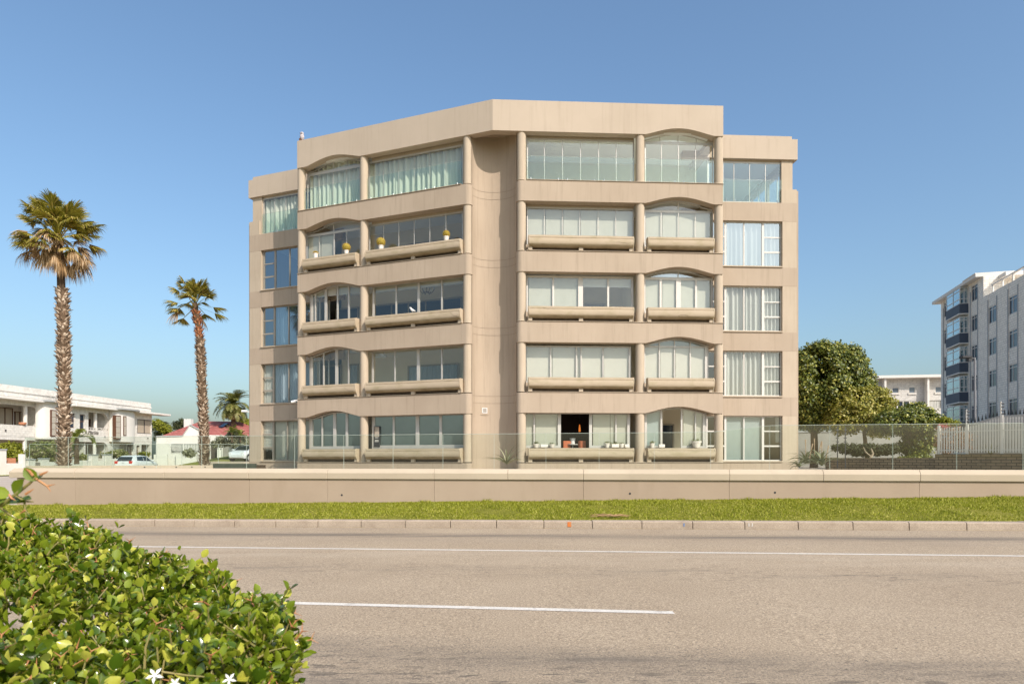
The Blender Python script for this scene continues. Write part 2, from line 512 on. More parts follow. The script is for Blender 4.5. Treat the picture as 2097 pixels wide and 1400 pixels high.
band(11.2, 1.0, .35, (.56, .46, .35), .7, (.3, 1.5, 1), .4, .6)
nt.links.new(base, b.inputs['Base Color'])
b.inputs['Roughness'].default_value = .85
b.inputs['Specular IOR Level'].default_value = .25
bump(nt, b, grain, .55, .012)
M['asphalt'] = m
M['earth'] = surf('dry_earth', (.20, .16, .10), (.26, .21, .13), 1.2, .95, .1, bmp=.4, bscale=8)
M['verge'] = surf('verge_turf', (.15, .155, .02), (.26, .235, .045), 1.1, .95, .1, fine=.7, fscale=70, bmp=.6, bscale=45)
M['lawn'] = surf('lawn_turf', (.19, .20, .03), (.30, .28, .07), .5, .95, .1, fine=.6, fscale=18, bmp=.5, bscale=12)
M['side_road'] = surf('pale_side_road', (.44, .36, .29), (.50, .42, .34), .8, .9, .1)
M['kerb'] = surf('concrete_kerb', (.37, .29, .215), (.45, .36, .27), 1.6, .9, .15, fine=.35, fscale=60, bmp=.4, bscale=40, stain=(.24, .18, .13), stain_scale=2.2, stain_amt=.5)
M['line'] = surf('white_road_paint', (.62, .57, .50), (.72, .66, .58), 2.5, .75, .2, fine=.3, fscale=55, stain=(.36, .31, .26), stain_scale=7, stain_lo=.55, stain_hi=.7, stain_amt=.7)

gx = [-3000, -800, -300, -120] + lin(-80, 80, 80) + [120, 300, 800, 3000]
gy = [-3000, -800, -200, -60, -20, -6] + lin(0, 110, 74) + [140, 220, 500, 1200, 3000]
ground = tag(grid_mesh('ground', gx, gy, ground_z, M['earth']), kind='structure')

XS = lin(-60, 60, 120)
road = tag(grid_mesh('road', XS, [3.1 + i * 1.25 for i in range(11)], lambda x, y: road_z(x), M['asphalt'], yf=lambda x, y: y + KS * x), kind='structure')
# seaward verge the camera and the hedge stand on
near = tag(grid_mesh('near_verge', lin(-40, 40, 40), [-9, -4, 0, 2.0, 2.95], lambda x, y: road_z(x) + .10, M['verge'], yf=lambda x, y: y + KS * x), kind='structure')

def strip_line(mb, a, w, x0, x1, n=60, lift=.004):
    vs = []
    for x in lin(x0, x1, n):
        y = a + KS * x
        vs += [(x, y - w / 2, road_z(x) + lift), (x, y + w / 2, road_z(x) + lift)]
    mb.add(vs, [(2 * i, 2 * i + 2, 2 * i + 3, 2 * i + 1) for i in range(n)])
mb = MB()
strip_line(mb, 11.86, .115, -45, 45)
dash_end = 1.655
for k in range(-5, 6):
    e = dash_end + k * 9.0
    strip_line(mb, 7.28, .125, e - 5.4, e, 6)
tag(mb.build('road_markings', M['line'], recalc=False), kind='structure')
mb = MB(); strip_line(mb, 15.70, .05, -45, 45, lift=.004)
tag(mb.build('gutter_line', surf('faded_yellow_paint', (.42, .29, .12), (.36, .28, .18), 2, .8, .2)), kind='structure')

# kerb: stones about a metre long with open joints
KA = 15.8
mb = MB()
step = 1.09
n = 0
x = -44.0
x_off = (KA * K(1419.0)) / (1 - KS * K(1419.0)) % step
while x < 44:
    x0 = math.floor(x / step) * step + x_off + .006
    x1 = x0 + step - .014
    dz = random.uniform(-.004, .004)
    prof = [(0, -.15), (.015, .135), (.05, .155), (.30, .155), (.30, -.15)]
    vs = []
    for xx in (x0, x1):
        for o, z in prof:
            vs.append((xx, road_line(KA, xx) + o, road_z(xx) + z + dz))
    q = len(prof)
    mb.add(vs, [tuple(range(q)), tuple(range(q, 2 * q))[::-1]] + [(i, (i + 1) % q, q + (i + 1) % q, q + i) for i in range(q)])
    x += step
tag(mb.build('kerb', M['kerb'], bevel=.006), kind='structure')
mb = MB()
xk = at(1166, 1070, 1).x * 0 + KA * K(1166) / (1 - KS * K(1166))
def kerb_mark(mb, px, w, h0, h1):
    x0 = KA * K(px) / (1 - KS * K(px)) - w / 2
    vs = []
    for xx in (x0, x0 + w):
        for t in (h0, h1):
            vs.append((xx, road_line(KA, xx) + .015 * t - .004, road_z(xx) + .155 * t))
        vs.append((xx, road_line(KA, xx) + .10, road_z(xx) + .161)) if h1 > .9 else None
    if h1 > .9: mb.add(vs, [(0, 3, 4, 1), (1, 4, 5, 2)])
    else: mb.add(vs, [(0, 2, 3, 1)])
kerb_mark(mb, 1166, .085, .15, .88)
tag(mb.build('kerb_marking', surf('orange_spray_paint', (.62, .17, .03), (.5, .2, .08), 20, .8, .2), recalc=False), kind='structure')
mb = MB(); kerb_mark(mb, 1401, .03, .3, .75)
tag(mb.build('kerb_marking', surf('blue_spray_paint', (.12, .2, .38), (.2, .25, .35), 20, .8, .2), recalc=False), kind='structure')
mb = MB(); kerb_mark(mb, 1534, .018, .35, .8); kerb_mark(mb, 1538.5, .012, .35, .42); kerb_mark(mb, 1541, .018, .35, .8)
tag(mb.build('kerb_marking', M['whiteframe'], recalc=False), kind='structure')

# verge between kerb and wall: sloping turf with real blades along it
def verge_pt(x, t):
    y0, y1 = road_line(KA, x) + .30, wall_y(x) + .05
    z0, z1 = road_z(x) + .135, base_z(x)
    z = z0 + (z1 - z0) * t + .05 * math.sin(math.pi * t) + .018 * math.sin(x * 1.3 + t * 4) * math.sin(math.pi * t)
    return (x, y0 + (y1 - y0) * t, z)
xs = lin(-34, 26, 120)
V = np.array([verge_pt(x, t) for t in lin(0, 1, 14) for x in xs])
nx = len(xs)
i, j = np.meshgrid(np.arange(nx - 1), np.arange(14))
a = (j * nx + i).ravel()
tag(np_mesh('grass_verge', V, [np.stack([a, a + 1, a + 1 + nx, a + nx], 1)], M['verge'], smooth=True), kind='structure')
M['grass'] = leaf_mat('grass_blades', (.165, .19, .014), (.35, .355, .035), (.56, .50, .14), .25, .6, .2)
N = 120000
gx_ = rng.uniform(-17.5, 15.5, N)
gt = np.clip(rng.uniform(0.0, 1.0, N) ** .9, 0, .995)
P = np.array([verge_pt(x, t) for x, t in zip(gx_, gt)])
d = np.stack([rng.normal(0, .55, N), rng.normal(0, .55, N), np.ones(N)], 1)
nn = np.stack([rng.normal(0, 1, N), -np.ones(N), rng.normal(0, .3, N)], 1)
S = np.stack([rng.uniform(.012, .022, N), rng.uniform(.02, .055, N) * (1 + .4 * np.sin(gx_ * 2.1) * np.sin(gx_ * .7 + gt * 5)) * np.where(np.sin(gx_ * 5.3 + gt * 9) * np.sin(gx_ * 1.9 - gt * 7) > .72, 1.9, 1) * np.where(np.sin(gx_ * 1.17 + 2) * np.sin(gt * 6 + gx_ * .6) > .80, .35, 1), np.ones(N) * .05], 1)
V, Fs = scatter([(-.5, 0, 0), (.5, 0, 0), (.1, 1, .2)], [(0, 1, 2)], P, frames_from(d, nn), S)
tag(np_mesh('grass', V, Fs, M['grass']), 'short green grass growing on the verge below the low wall', kind='stuff')

# ------------------------------------------------------------------ the low boundary wall with its wide coping
WN = Vector((.124, 1, 0)).normalized()               # into the property
WD = Vector((1, -.124, 0)).normalized()
W0 = Vector((-15.2, wall_y(-15.2), 0))
def wp(s, o, z):
    q = W0 + WD * s + WN * o
    return (q.x, q.y, z)
WT = 1.30
def wall_s(px, o=.19):
    k = K(px)
    q = W0 + WN * o
    return (k * q.y - q.x) / (WD.x - k * WD.y)
bw = thing('boundary_wall', 'long low tan plastered wall with pale coping behind the grass verge', 'wall', tuple(W0))
mb = MB()
L_w = 34.0
js = [0.0, 1.98, 7.55, 9.95, 13.1, 17.3, 21.2, 26.0, 30.0, L_w]       # movement joints
for s0, s1 in zip(js[:-1], js[1:]):
    n_ = 6
    vs = []
    for s in lin(s0 + .004, s1 - .004, n_):
        x = wp(s, 0, 0)[0]
        vs += [wp(s, 0, base_z(x) - .5), wp(s, 0, WT - .30), wp(s, .34, base_z(x) - .5), wp(s, .34, WT - .30)]
    fs = []
    for i in range(n_):
        a, b = 4 * i, 4 * i + 4
        fs += [(a, b, b + 1, a + 1), (a + 2, a + 3, b + 3, b + 2), (a, a + 2, b + 2, b), (a + 1, b + 1, b + 3, a + 3)]
    fs += [(0, 1, 3, 2), (4 * n_, 4 * n_ + 2, 4 * n_ + 3, 4 * n_ + 1)]
    mb.add(vs, fs)
M['lowwall'] = surf('low_wall_plaster', (.365, .275, .198), (.41, .315, .23), .5, .9, .15, bmp=.25, bscale=25, stain=(.31, .235, .16), stain_scale=.8, stain_stretch=(1.5, 1.5, .3), stain_amt=.4)
M['coping'] = surf('coping_plaster', (.46, .375, .275), (.51, .42, .31), .6, .9, .15, bmp=.2, bscale=25, stain=(.41, .335, .25), stain_scale=1.3, stain_amt=.35)
mb.build('wall', M['lowwall'], bw)
for px_, py_ in ((700, 1013), (1587, 1008), (1290, 1010)):
    s_ = wall_s(px_, 0); zz_ = at(px_, py_, wp(s_, 0, 0)[1]).z
    MB().tube([wp(s_, -.004, zz_), wp(s_, .03, zz_)], .03, 10).build('weep_hole', M['charcoal'], bw)
mb = MB()
cj = [-.22, 1.98, 4.9, 7.55, 9.95, 13.1, 15.2, 17.3, 21.2, 23.6, 26.0, 30.0, L_w + .2]
for s0, s1 in zip(cj[:-1], cj[1:]):
    prof = [(-.05, WT - .295), (-.065, WT - .12), (.02, WT), (.36, WT), (.40, WT - .12), (.39, WT - .295)]
    vs = [wp(s, o, z) for s in (s0 + .003, s1 - .003) for o, z in prof]
    if s0 == cj[0]:
        vs[2] = wp(s0 + .12, .02, WT); vs[3] = wp(s0 + .12, .36, WT)
    q = len(prof)
    mb.add(vs, [tuple(range(q))[::-1], tuple(range(q, 2 * q))] + [(i, q + i, q + (i + 1) % q, (i + 1) % q) for i in range(q)])
mb.build('coping', M['coping'], bw, bevel=.008)

# glass fence on the coping
joints = [51, 140, 230, 320, 413, 505, 603, 704, 805, 907, 1012, 1118, 1227, 1340, 1455, 1576, 1699, 1828, 1959, 2095, 2235]
def wall_s(px, o=.19):
    k = K(px)
    q = W0 + WN * o
    return (k * q.y - q.x) / (WD.x - k * WD.y)
def fence_top(s):
    x = wp(s, 0, 0)[0]
    return 2.235 + .0035 * (x + 15) + .17 * sstep(wall_s(1455), wall_s(1590), s)
gf = thing('glass_fence', 'frameless green tinted glass fence standing on the low wall coping', 'fence', wp(0, .19, WT))
def glass_panel(mb, a, b_, o=.19, zt=fence_top, zb=WT + .004, th=.006):
    vs = []
    for oo in (o - th, o + th):
        for s in (a, b_):
            vs += [wp(s, oo, zb), wp(s, oo, zt(s))]
    mb.add(vs, [(0, 2, 3, 1), (4, 5, 7, 6)])
    return mb
for j0, j1 in zip(joints[:-1], joints[1:]):
    a, b_ = wall_s(j0) + .006, wall_s(j1) - .006
    o = glass_panel(MB(), a, b_).build('glass_panel', M['glass_fence'], gf, recalc=False)
    e = MB()
    for s_, w in ((a, .004), (b_ - .004, .004)):
        vs = [wp(s_ + dx, oo, z) for dx in (0, w) for oo in (.186, .194) for z in (WT + .004, fence_top(s_))]
        e.add(vs, [(0, 2, 3, 1), (4, 5, 7, 6), (0, 1, 5, 4), (2, 6, 7, 3)])
    vs = []
    for s_ in (a, b_):
        zt = fence_top(s_)
        vs += [wp(s_, .182, zt + .001), wp(s_, .182, zt + .011), wp(s_, .198, zt + .001), wp(s_, .198, zt + .011)]
    e.add(vs, [(0, 4, 5, 1), (2, 3, 7, 6), (1, 5, 7, 3), (0, 2, 6, 4)])
    e.build('edge', M['glass_edge'], o, recalc=False)
# return panel at the end of the wall
mb = MB()
a = wall_s(51)
for oo in (a - .006, a + .006):
    mb.add([wp(oo, .19, WT + .004), wp(oo, .19, fence_top(a)), wp(oo, 2.6, WT - .2), wp(oo, 2.6, fence_top(a))], [(0, 2, 3, 1)])
o = mb.build('glass_panel', M['glass_fence'], gf, recalc=False)
# second, farther glass fence of the forecourt (seen beside the apartment block)
gr = thing('glass_fence', 'farther clear glass fence across the forecourt beside the apartment block', 'fence', at(300, 958, 31))
rx = [60, 115, 179, 214, 300, 372, 447, 500]
for j0, j1 in zip(rx[:-1], rx[1:]):
    p0, p1 = at(j0, 0, 31.0), at(j1, 0, 31.0)
    mb = MB()
    for dy in (0, .012):
        mb.add([(p0.x + .01, 31 + dy, 1.1), (p0.x + .01, 31 + dy, 2.235), (p1.x - .01, 31 + dy, 1.1), (p1.x - .01, 31 + dy, 2.235)], [(0, 2, 3, 1)])
    o = mb.build('glass_panel', M['glass_fence'], gr, recalc=False)
    MB().box((p0.x + .01, 30.995, 2.236), (p1.x - .01, 31.02, 2.25)).box((p0.x - .006, 31, 1.1), (p0.x + .006, 31.02, 2.236)).build('edge', M['glass_edge'], o)

# forecourt terrace behind the wall
def terr(o, s): return wp(s, o, 0)[:2]
mb = MB()
mb.prism([terr(.345, .15), terr(.345, 33.8), (19.5, 46), (-9, 46), (-12.6, 36), (-16.6, 31.5)], .1, 1.08)
tag(mb.build('terrace', M['paver']), kind='structure')
# pale upstand along the forecourt's far edge and its planting bed
up = thing('garden_kerb_wall', 'low pale plastered upstand with small lights along the forecourt', 'wall', at(300, 955, 25))
p0, p1 = at(55, 0, 24.5), at(436, 0, 26.5)
frU = Frame(p0, p1)
mb = MB(); frU.box(mb, 0, (p1 - p0).to_2d().length, .9, 1.335, -.12, .12)
mb.build('wall', M['cream'], up, bevel=.01)
for pxl in (296, 361, 393, 420):
    MB().lathe(frU.P(frU.U(pxl, .125), .123, 1.27), [(.02, -.02), (.028, 0), (.02, .02)], 8).build('light', M['charcoal'], up)
bed = thing('planting_bed', 'dark slate edged planting bed at the corner of the apartment block', 'planter', at(470, 955, 27))
p0, p1 = at(436, 0, 27.0), at(506, 0, 27.0)
MB().box((p0.x, 27.0, .95), (p1.x + .3, 27.2, 1.39)).build('wall', surf('slate_edging', (.035, .045, .035), (.07, .08, .06), 3, .8, .2), bed)
MB().box((p0.x, 27.21, .95), (p1.x + .3, 28.2, 1.33)).build('soil', M['soil'], bed)

# stick debris lying in the grass
tw = thing('dry_branch', 'dry brown palm frond lying in the grass above the kerb', 'branch')
mb = MB()
for k in range(16):
    s = rng.uniform(0, 1)
    x0 = KA * K(1222 + 60 * s) / (1 - KS * K(1222 + 60 * s))
    px_, py_, pz_ = verge_pt(x0, .07 + .06 * rng.uniform())
    a_ = rng.normal(0, .25)
    l = rng.uniform(.1, .35)
    mb.tube([(px_ - l * math.cos(a_), py_ - l * math.sin(a_), pz_ + .04), (px_, py_, pz_ + .075), (px_ + l * math.cos(a_), py_ + l * math.sin(a_), pz_ + .045)], [.006, .009, .004], 5)
tw.location = (0, 0, 0)
mb.build('stalk', surf('dry_frond', (.32, .19, .09), (.40, .26, .14), 8, .9, .1), tw)
# ------------------------------------------------------------------ the apartment block
CORN = (-.777, 27.505)
FR = Frame(CORN, (CORN[0] + 10, CORN[1] + .545))                 # wing facing the road, u to the right
FL = Frame(CORN, (CORN[0] - 10, CORN[1] + 4.025), flip=True)     # angled wing, u to the left
LV = [1.41 + 2.85 * k for k in range(5)]                         # ledge heights
BT = [z + 2.03 for z in LV[:4]] + [14.79]                        # beam soffits
ROOF = 16.03
CO = -.21                                                        # column centre behind the beam face
WO = -.46                                                        # glazing plane
BO = -1.9                                                        # plane of the set-back end bays
RISE = .27
apt = thing('apartment_block', 'five storey tan plastered apartment block with arched balconies and rounded columns', 'apartment building', (CORN[0], CORN[1], 1.0))
aptp = apt.location.copy()

wings = {
    'R': dict(fr=FR, cols=[FR.U(1068, CO), FR.U(1310.5, CO), FR.U(1471.5, CO)], end=FR.U(1480.5), arch=(FR.U(1322), FR.U(1462)), wide=(FR.U(1078, CO), FR.U(1301, CO))),
    'L': dict(fr=FL, cols=[FL.U(957.5, CO), FL.U(746, CO), FL.U(618, CO)], end=FL.U(609), arch=(FL.U(737), FL.U(627)), wide=(FL.U(948, CO), FL.U(755, CO))),
}
def archf(w, zb, rise=RISE):
    a0, a1 = min(w['arch']), max(w['arch'])
    def f(u):
        if u <= a0 or u >= a1: return zb
        t = (u - a0) / (a1 - a0)
        return zb + rise * (.5 - .5 * math.cos(2 * math.pi * t)) ** .58
    return f
for key, w in wings.items():
    fr = w['fr']
    a0, a1 = min(w['arch']), max(w['arch'])
    u0, ue = w['cols'][0], w['end']
    us = [u0, a0] + lin(a0, a1, 30)[1:] + [ue]
    eps = 0 if key == 'R' else .003
    for k in range(5):
        # beam with its rounded end next to the niche
        zt = LV[k]
        mb = MB()
        if k == 0: fr.solid(mb, [u0, ue], .9, zt, 0, -.42)
        else: fr.solid(mb, us, archf(w, BT[k - 1]), zt, 0, -.42)
        zb = .9 if k == 0 else BT[k - 1]
        c = fr.P(u0, CO, 0)
        mb.lathe((c.x, c.y, 0), [(.211, zb - .002 - eps), (.211, zt - .001)], 40)
        # return along the wing's outer side
        fr.box(mb, ue - .40, ue - .002, zb + .003, zt - .003, -.42, BO - .05)
        o = mb.build('spandrel_beam', M['plaster'], apt, smooth=35)
        # thin projecting ledge on top of the beam
        mb = MB()
        fr.box(mb, u0 + (.19 if k else .15), ue + .004, zt + .016, zt + .036, .035, -.42)
        fr.box(mb, u0 + .2, ue - .01, zt - .004, zt + .0165, -.02, -.40)
        mb.build('ledge', M['cream'], apt, bevel=.004)
        if k in (1, 2):                                          # movement joints
            mb = MB()
            for pj in ((768, 848) if key == 'L' else ()):
                fr.box(mb, fr.U(pj) - .004, fr.U(pj) + .004, BT[k - 1] + .01, zt - .03, .0015, -.01)
            if mb.v and k == 1: mb.build('joint', M['groove'], o)
        # columns
        for uc in w['cols']:
            c = fr.P(uc, CO, 0)
            MB().lathe((c.x, c.y, 0), [(.19, LV[k] + .035), (.19, LV[k] + .07), (.178, LV[k] + .075), (.178, BT[k] + .05)], 36).build('column', M['cream'], apt, smooth=35)
    # parapet fascia
    usf = [0, a0] + lin(a0, a1, 30)[1:] + [ue + .015]
    mb = MB()
    fr.solid(mb, usf, archf(w, BT[4] + eps), ROOF + eps, .0, -.37)
    fr.box(mb, ue - .36, ue + .013, BT[4] + .006, ROOF - .004, -.37, -6.5)
    mb.build('roof_parapet', M['fascia'], apt)

# curved niche between the two wings
pL = FL.P(wings['L']['cols'][0] - .20, CO, 0)
pR = FR.P(wings['R']['cols'][0] - .20, CO, 0)
mid, half = (pL + pR) / 2, (pR - pL) / 2
inn = Vector((-half.y, half.x, 0)).normalized()
def niche(t, extra=0.0):
    a = math.pi * t
    return mid - half * (math.cos(a) * (1 + extra * .6)) + inn * ((.80 + extra) * math.sin(a) ** .9)
ts = lin(0, 1, 40)
cuts = [.9]
for k in range(1, 5): cuts += [LV[k] - .36, LV[k] - .06]
cuts.append(BT[4] + .3)
mb = MB()
for z0, z1 in zip(cuts[:-1], cuts[1:]):
    vs = []
    for t in ts:
        q = niche(t)
        vs += [(q.x, q.y, z0 + .006), (q.x, q.y, z1 - .006)]
    mb.add(vs, [(2 * i, 2 * i + 2, 2 * i + 3, 2 * i + 1) for i in range(len(ts) - 1)])
nw = mb.build('niche_wall', M['plaster'], apt, smooth=30, recalc=False)
mb = MB()
vs = []
for t in ts:
    q = niche(t, .012)
    vs += [(q.x, q.y, .9), (q.x, q.y, BT[4] + .3)]
mb.add(vs, [(2 * i, 2 * i + 2, 2 * i + 3, 2 * i + 1) for i in range(len(ts) - 1)])
mb.build('joint', surf('joint_plaster', (.27, .20, .14), rough=.9), nw, recalc=False)
mb = MB()
mb.prism([(FL.P(.9, -.36, 0).x, FL.P(.9, -.36, 0).y), (CORN[0] - .06, CORN[1] + .36), (FR.P(.9, -.36, 0).x, FR.P(.9, -.36, 0).y)] + [(niche(t, .03).x, niche(t, .03).y) for t in lin(1, 0, 12)], BT[4] + .25, BT[4] + .29)
mb.build('niche_soffit', M['plaster'], apt)
# little white ventilation grille on the niche
q = niche(.30); d_ = (niche(.34) - niche(.26)).normalized(); nrm = Vector((d_.y, -d_.x, 0))
vent = thing('wall_vent', 'small square white louvred vent on the curved wall recess above ground floor', 'vent', q + Vector((0, 0, 3.60)))
Mv = Matrix(((d_.x, nrm.x, 0, vent.location.x), (d_.y, nrm.y, 0, vent.location.y), (0, 0, 1, vent.location.z), (0, 0, 0, 1)))
mb = MB()
mb.box((-.19, .012, -.19), (.19, .03, .21), Mv)
mb.build('mounting_plate', M['plaster'], vent)
mb = MB()
for lo, hi in (((-.11, .031, -.11), (-.085, .05, .11)), ((.085, .031, -.11), (.11, .05, .11)), ((-.084, .031, .085), (.084, .05, .11)), ((-.084, .031, -.11), (.084, .05, -.085))): mb.box(lo, hi, Mv)
mb.build('frame', M['rubber_white'], vent)
mb = MB()
for i in range(4): mb.box((-.083, .032, -.07 + i * .04), (.083, .044, -.05 + i * .04), Mv)
mb.build('louvre', surf('vent_louvre', (.45, .43, .40), rough=.6), vent)

# floor slabs, ceilings, rooms behind the glazing
def foot(o):
    a = [FL.P(wings['L']['end'] - .03, o, 0), FL.P(wings['L']['cols'][0], o, 0), niche(.12, .25), niche(.5, .25), niche(.88, .25), FR.P(wings['R']['cols'][0], o, 0), FR.P(wings['R']['end'] - .03, o, 0)]
    return a
ubL, ubR = FL.U(511, BO), FR.U(1631.5, BO)
def plan(o):
    a = foot(o)
    eR0, eR1 = FR.P(wings['R']['end'] - .03, BO - .22, 0), FR.P(ubR - .22, BO - .22, 0)
    eL0, eL1 = FL.P(wings['L']['end'] - .03, BO - .22, 0), FL.P(ubL - .22, BO - .22, 0)
    bR, bL = FR.P(ubR - .22, -12, 0), FL.P(ubL - .22, -12, 0)
    pts = a + [eR0, eR1, bR, bL, eL1, eL0]
    return [(p.x, p.y) for p in pts]
pts = plan(-.30)
for k in range(5):
    mb = MB(); mb.prism(pts, LV[k] - .30, LV[k] - .015)
    mb.build('floor_slab', M['inner_white'], apt)
mb = MB(); mb.prism(plan(-.30), 15.0, 15.3); mb.build('roof_slab', M['inner_white'], apt)
# outer side and rear walls
mb = MB()
pa, pb = FR.P(ubR, BO - .1, 0), FR.P(ubR, -12.3, 0)
pc, pd = FL.P(ubL, BO - .1, 0), FL.P(ubL, -12.3, 0)
def wallseg(mb, a, b, z0, z1, th, side=1):
    d = (b - a).normalized(); n_ = Vector((d.y, -d.x, 0)) * th * side
    mb.prism([(a.x, a.y), (b.x, b.y), (b.x - n_.x, b.y - n_.y), (a.x - n_.x, a.y - n_.y)], z0, z1)
wallseg(mb, pa, pb, .9, LV[4] + .6, .12, -1)
wallseg(mb, pc, pd, .9, LV[4] + .7, .12, 1)
pa2, pb2, pc2, pd2 = FR.P(ubR - .165, BO - 4.6, 0), FR.P(ubR - .165, -12.3, 0), FL.P(ubL - .165, BO - .28, 0), FL.P(ubL - .165, -12.3, 0)
wallseg(mb, pa2, pb2, LV[4] + .5, 15.3, .12, -1)
wallseg(mb, pc2, pd2, LV[4] + .5, 15.3, .12, 1)
wallseg(mb, pb, pd, .9, 15.5, .25, -1)
FR.box(mb, ubR - .285, ubR - .165, LV[4] + .02, 14.73, BO - 2.4, BO - 2.55)
mb.build('outer_wall', M['plaster'], apt)
mb = MB(); mb.add([FR.P(ubR - .22, BO - .3, LV[4] + .3), FR.P(ubR - .22, BO - 4.6, LV[4] + .3), FR.P(ubR - .22, BO - 4.6, 14.74), FR.P(ubR - .22, BO - .3, 14.74)], [(0, 1, 2, 3)])
side_pane = mb
mb = MB()
for o in (-.35, -1.4, -3.5, -4.5): FR.box(mb, ubR - .25, ubR - .19, LV[4] + .05, 14.74, BO + o, BO + o - .05)
sw_ = mb.build('window', M['alu'], apt)
side_pane.build('pane', M['glass'], sw_, recalc=False)
# room back walls with dark sliding doors
RO = -3.3
for key, w in wings.items():
    fr = w['fr']
    for k in range(5):
        mb = MB()
        fr.box(mb, .9, w['end'] - .02, LV[k] - .01, LV[k] + 2.60, RO, RO - .1)
        fr.box(mb, w['cols'][1] - .06, w['cols'][1] + .06, LV[k] - .01, LV[k] + 2.60, -.62, RO + .003) if (key, k) in (('R', 0), ('R', 2)) else None
        mb.build('interior_wall', M['inner_wall'], apt)
def inner_door(fr, u0, u1, z0, z1, m=None, curtain=None):
    mb = MB(); fr.box(mb, u0, u1, z0, z1, RO + .06, RO + .005)
    o = mb.build('balcony_door', m or M['dark_glass'], apt)
    mb = MB()
    n_ = max(1, round(abs(u1 - u0) / 1.0))
    for i in range(n_ + 1):
        u = u0 + (u1 - u0) * i / n_
        fr.box(mb, u - .035, u + .035, z0, z1, RO + .09, RO + .062)
    fr.box(mb, min(u0, u1) + .035, max(u0, u1) - .035, z1 - .06, z1, RO + .088, RO + .063)
    mb.build('frame', M['bronze'], o)
    if curtain:
        us = lin(min(u0, u1) + .05, max(u0, u1) - .05, 60)
        c = MB(); fr.sheet(c, us, z0, z1 - .07, lambda u: RO + .10 + .018 * math.sin(u * 38) + .01 * math.sin(u * 17))
        c.build('curtain', curtain, o, recalc=False, smooth=60)

inner_door(FL, FL.U(940, RO), FL.U(838, RO), LV[1] + .45, LV[1] + 1.75, None, M['curtain_blue'])
inner_door(FL, FL.U(735, RO), FL.U(718, RO), LV[1], LV[1] + 2.0, None, M['curtain_blue'])
inner_door(FL, FL.U(700, RO), FL.U(668, RO), LV[1], LV[1] + 2.0)
inner_door(FL, FL.U(946, RO), FL.U(770, RO), LV[2], LV[2] + 1.95)
inner_door(FL, FL.U(735, RO), FL.U(690, RO), LV[2], LV[2] + 1.95)
inner_door(FL, FL.U(946, RO), FL.U(835, RO), LV[3], LV[3] + 1.85)
inner_door(FL, FL.U(800, RO), FL.U(690, RO), LV[3], LV[3] + 1.5)
inner_door(FR, FR.U(1355, RO), FR.U(1378, RO), LV[0], LV[0] + 1.75)
inner_door(FR, FR.U(1198, RO), FR.U(1238, RO), LV[2], LV[2] + 1.5, surf('blue_grey_glass', (.08, .11, .15), rough=.2))
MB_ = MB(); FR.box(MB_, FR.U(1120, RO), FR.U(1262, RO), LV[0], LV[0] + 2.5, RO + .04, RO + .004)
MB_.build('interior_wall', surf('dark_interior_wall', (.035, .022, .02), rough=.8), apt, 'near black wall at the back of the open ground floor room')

# ---- glazing
def zfun(z): return z if callable(z) else (lambda u: z)
def glazing(fr, bars, z0, z1, o, mframe, mglass, rail=.05, opens=(), depth=.05, transoms=(), bottom=None, label=None, curved=False):
    """bars: [(u, width)] mullions in order; panes fill the gaps between neighbours except those listed in opens"""
    zt = zfun(z1)
    bars = sorted(bars)
    mb = MB()
    for u, wd in bars:
        fr.solid(mb, [u - wd / 2, u + wd / 2], z0, lambda x: zt(u), o, o - depth)
    ua, ub = bars[0][0], bars[-1][0]
    for i, ((u_a, wa), (u_b, wb)) in enumerate(zip(bars[:-1], bars[1:])):
        a, b = u_a + wa / 2, u_b - wb / 2
        if b - a < .01: continue
        us = lin(a, b, 10 if curved else 1)
        if i not in opens:
            fr.solid(mb, us, z0, z0 + (bottom or rail), o - .003, o - depth + .003)
        fr.solid(mb, us, lambda x: zt(x) - rail, lambda x: zt(x), o - .003, o - depth + .003)
        for zz, hh in transoms:
            fr.solid(mb, [a, b], zz - hh / 2, zz + hh / 2, o - .002, o - depth + .002)
    win = mb.build('window', mframe, apt, label)
    for i, ((u_a, wa), (u_b, wb)) in enumerate(zip(bars[:-1], bars[1:])):
        a, b = u_a + wa / 2 - .004, u_b - wb / 2 + .004
        if i in opens or b - a < .03: continue
        us = lin(a, b, 10 if curved else 1)
        jit = random.uniform(-.004, .004)
        p_ = MB(); fr.sheet(p_, us, z0 + .01, lambda x: zt(x) - .01, lambda u: o - depth / 2 + jit * (u - a) / (b - a))
        p_.build('pane', mglass, win, recalc=False)
    return win
def bars_px(fr, spec, o=WO): return [(fr.U(px, o), wd) for px, wd in spec]
FW = .022    # seam of a frameless pane
# wing facing the road ------------------------------------------------
WR, WL = wings['R'], wings['L']
aR = [archf(WR, BT[k] - .02) for k in range(5)]
aL = [archf(WL, BT[k] - .02) for k in range(5)]
glazing(FR, bars_px(FR, [(1076, .05), (1094, .06), (1145.5, .13), (1209.5, .12), (1261.5, .06), (1287.5, .12)]), LV[0] + .62, BT[0] + .03, WO, M['alu'], M['glass'], .05, opens=(2,), bottom=.1)
glazing(FR, bars_px(FR, [(1322.5, .10), (1354.5, .08), (1396, .07), (1424.5, .05), (1441.5, .09)]), LV[0] + .62, aR[0], WO, M['alu'], M['glass'], .05, opens=(1,), bottom=.09, curved=True)
glazing(FR, bars_px(FR, [(1076, .05), (1127.5, .05), (1180.5, .05), (1190, .05), (1235, .05), (1290, .09)]), LV[1] + .45, BT[1] - .06, WO, M['alu'], M['glass'], .06)
glazing(FR, bars_px(FR, [(1320, .07), (1350.5, .05), (1381.5, .04), (1413.5, .05), (1446, .10)]), LV[1] + .45, aR[1], WO, M['alu'], M['glass'], .05, transoms=((BT[1] - .06, .06),), curved=True)
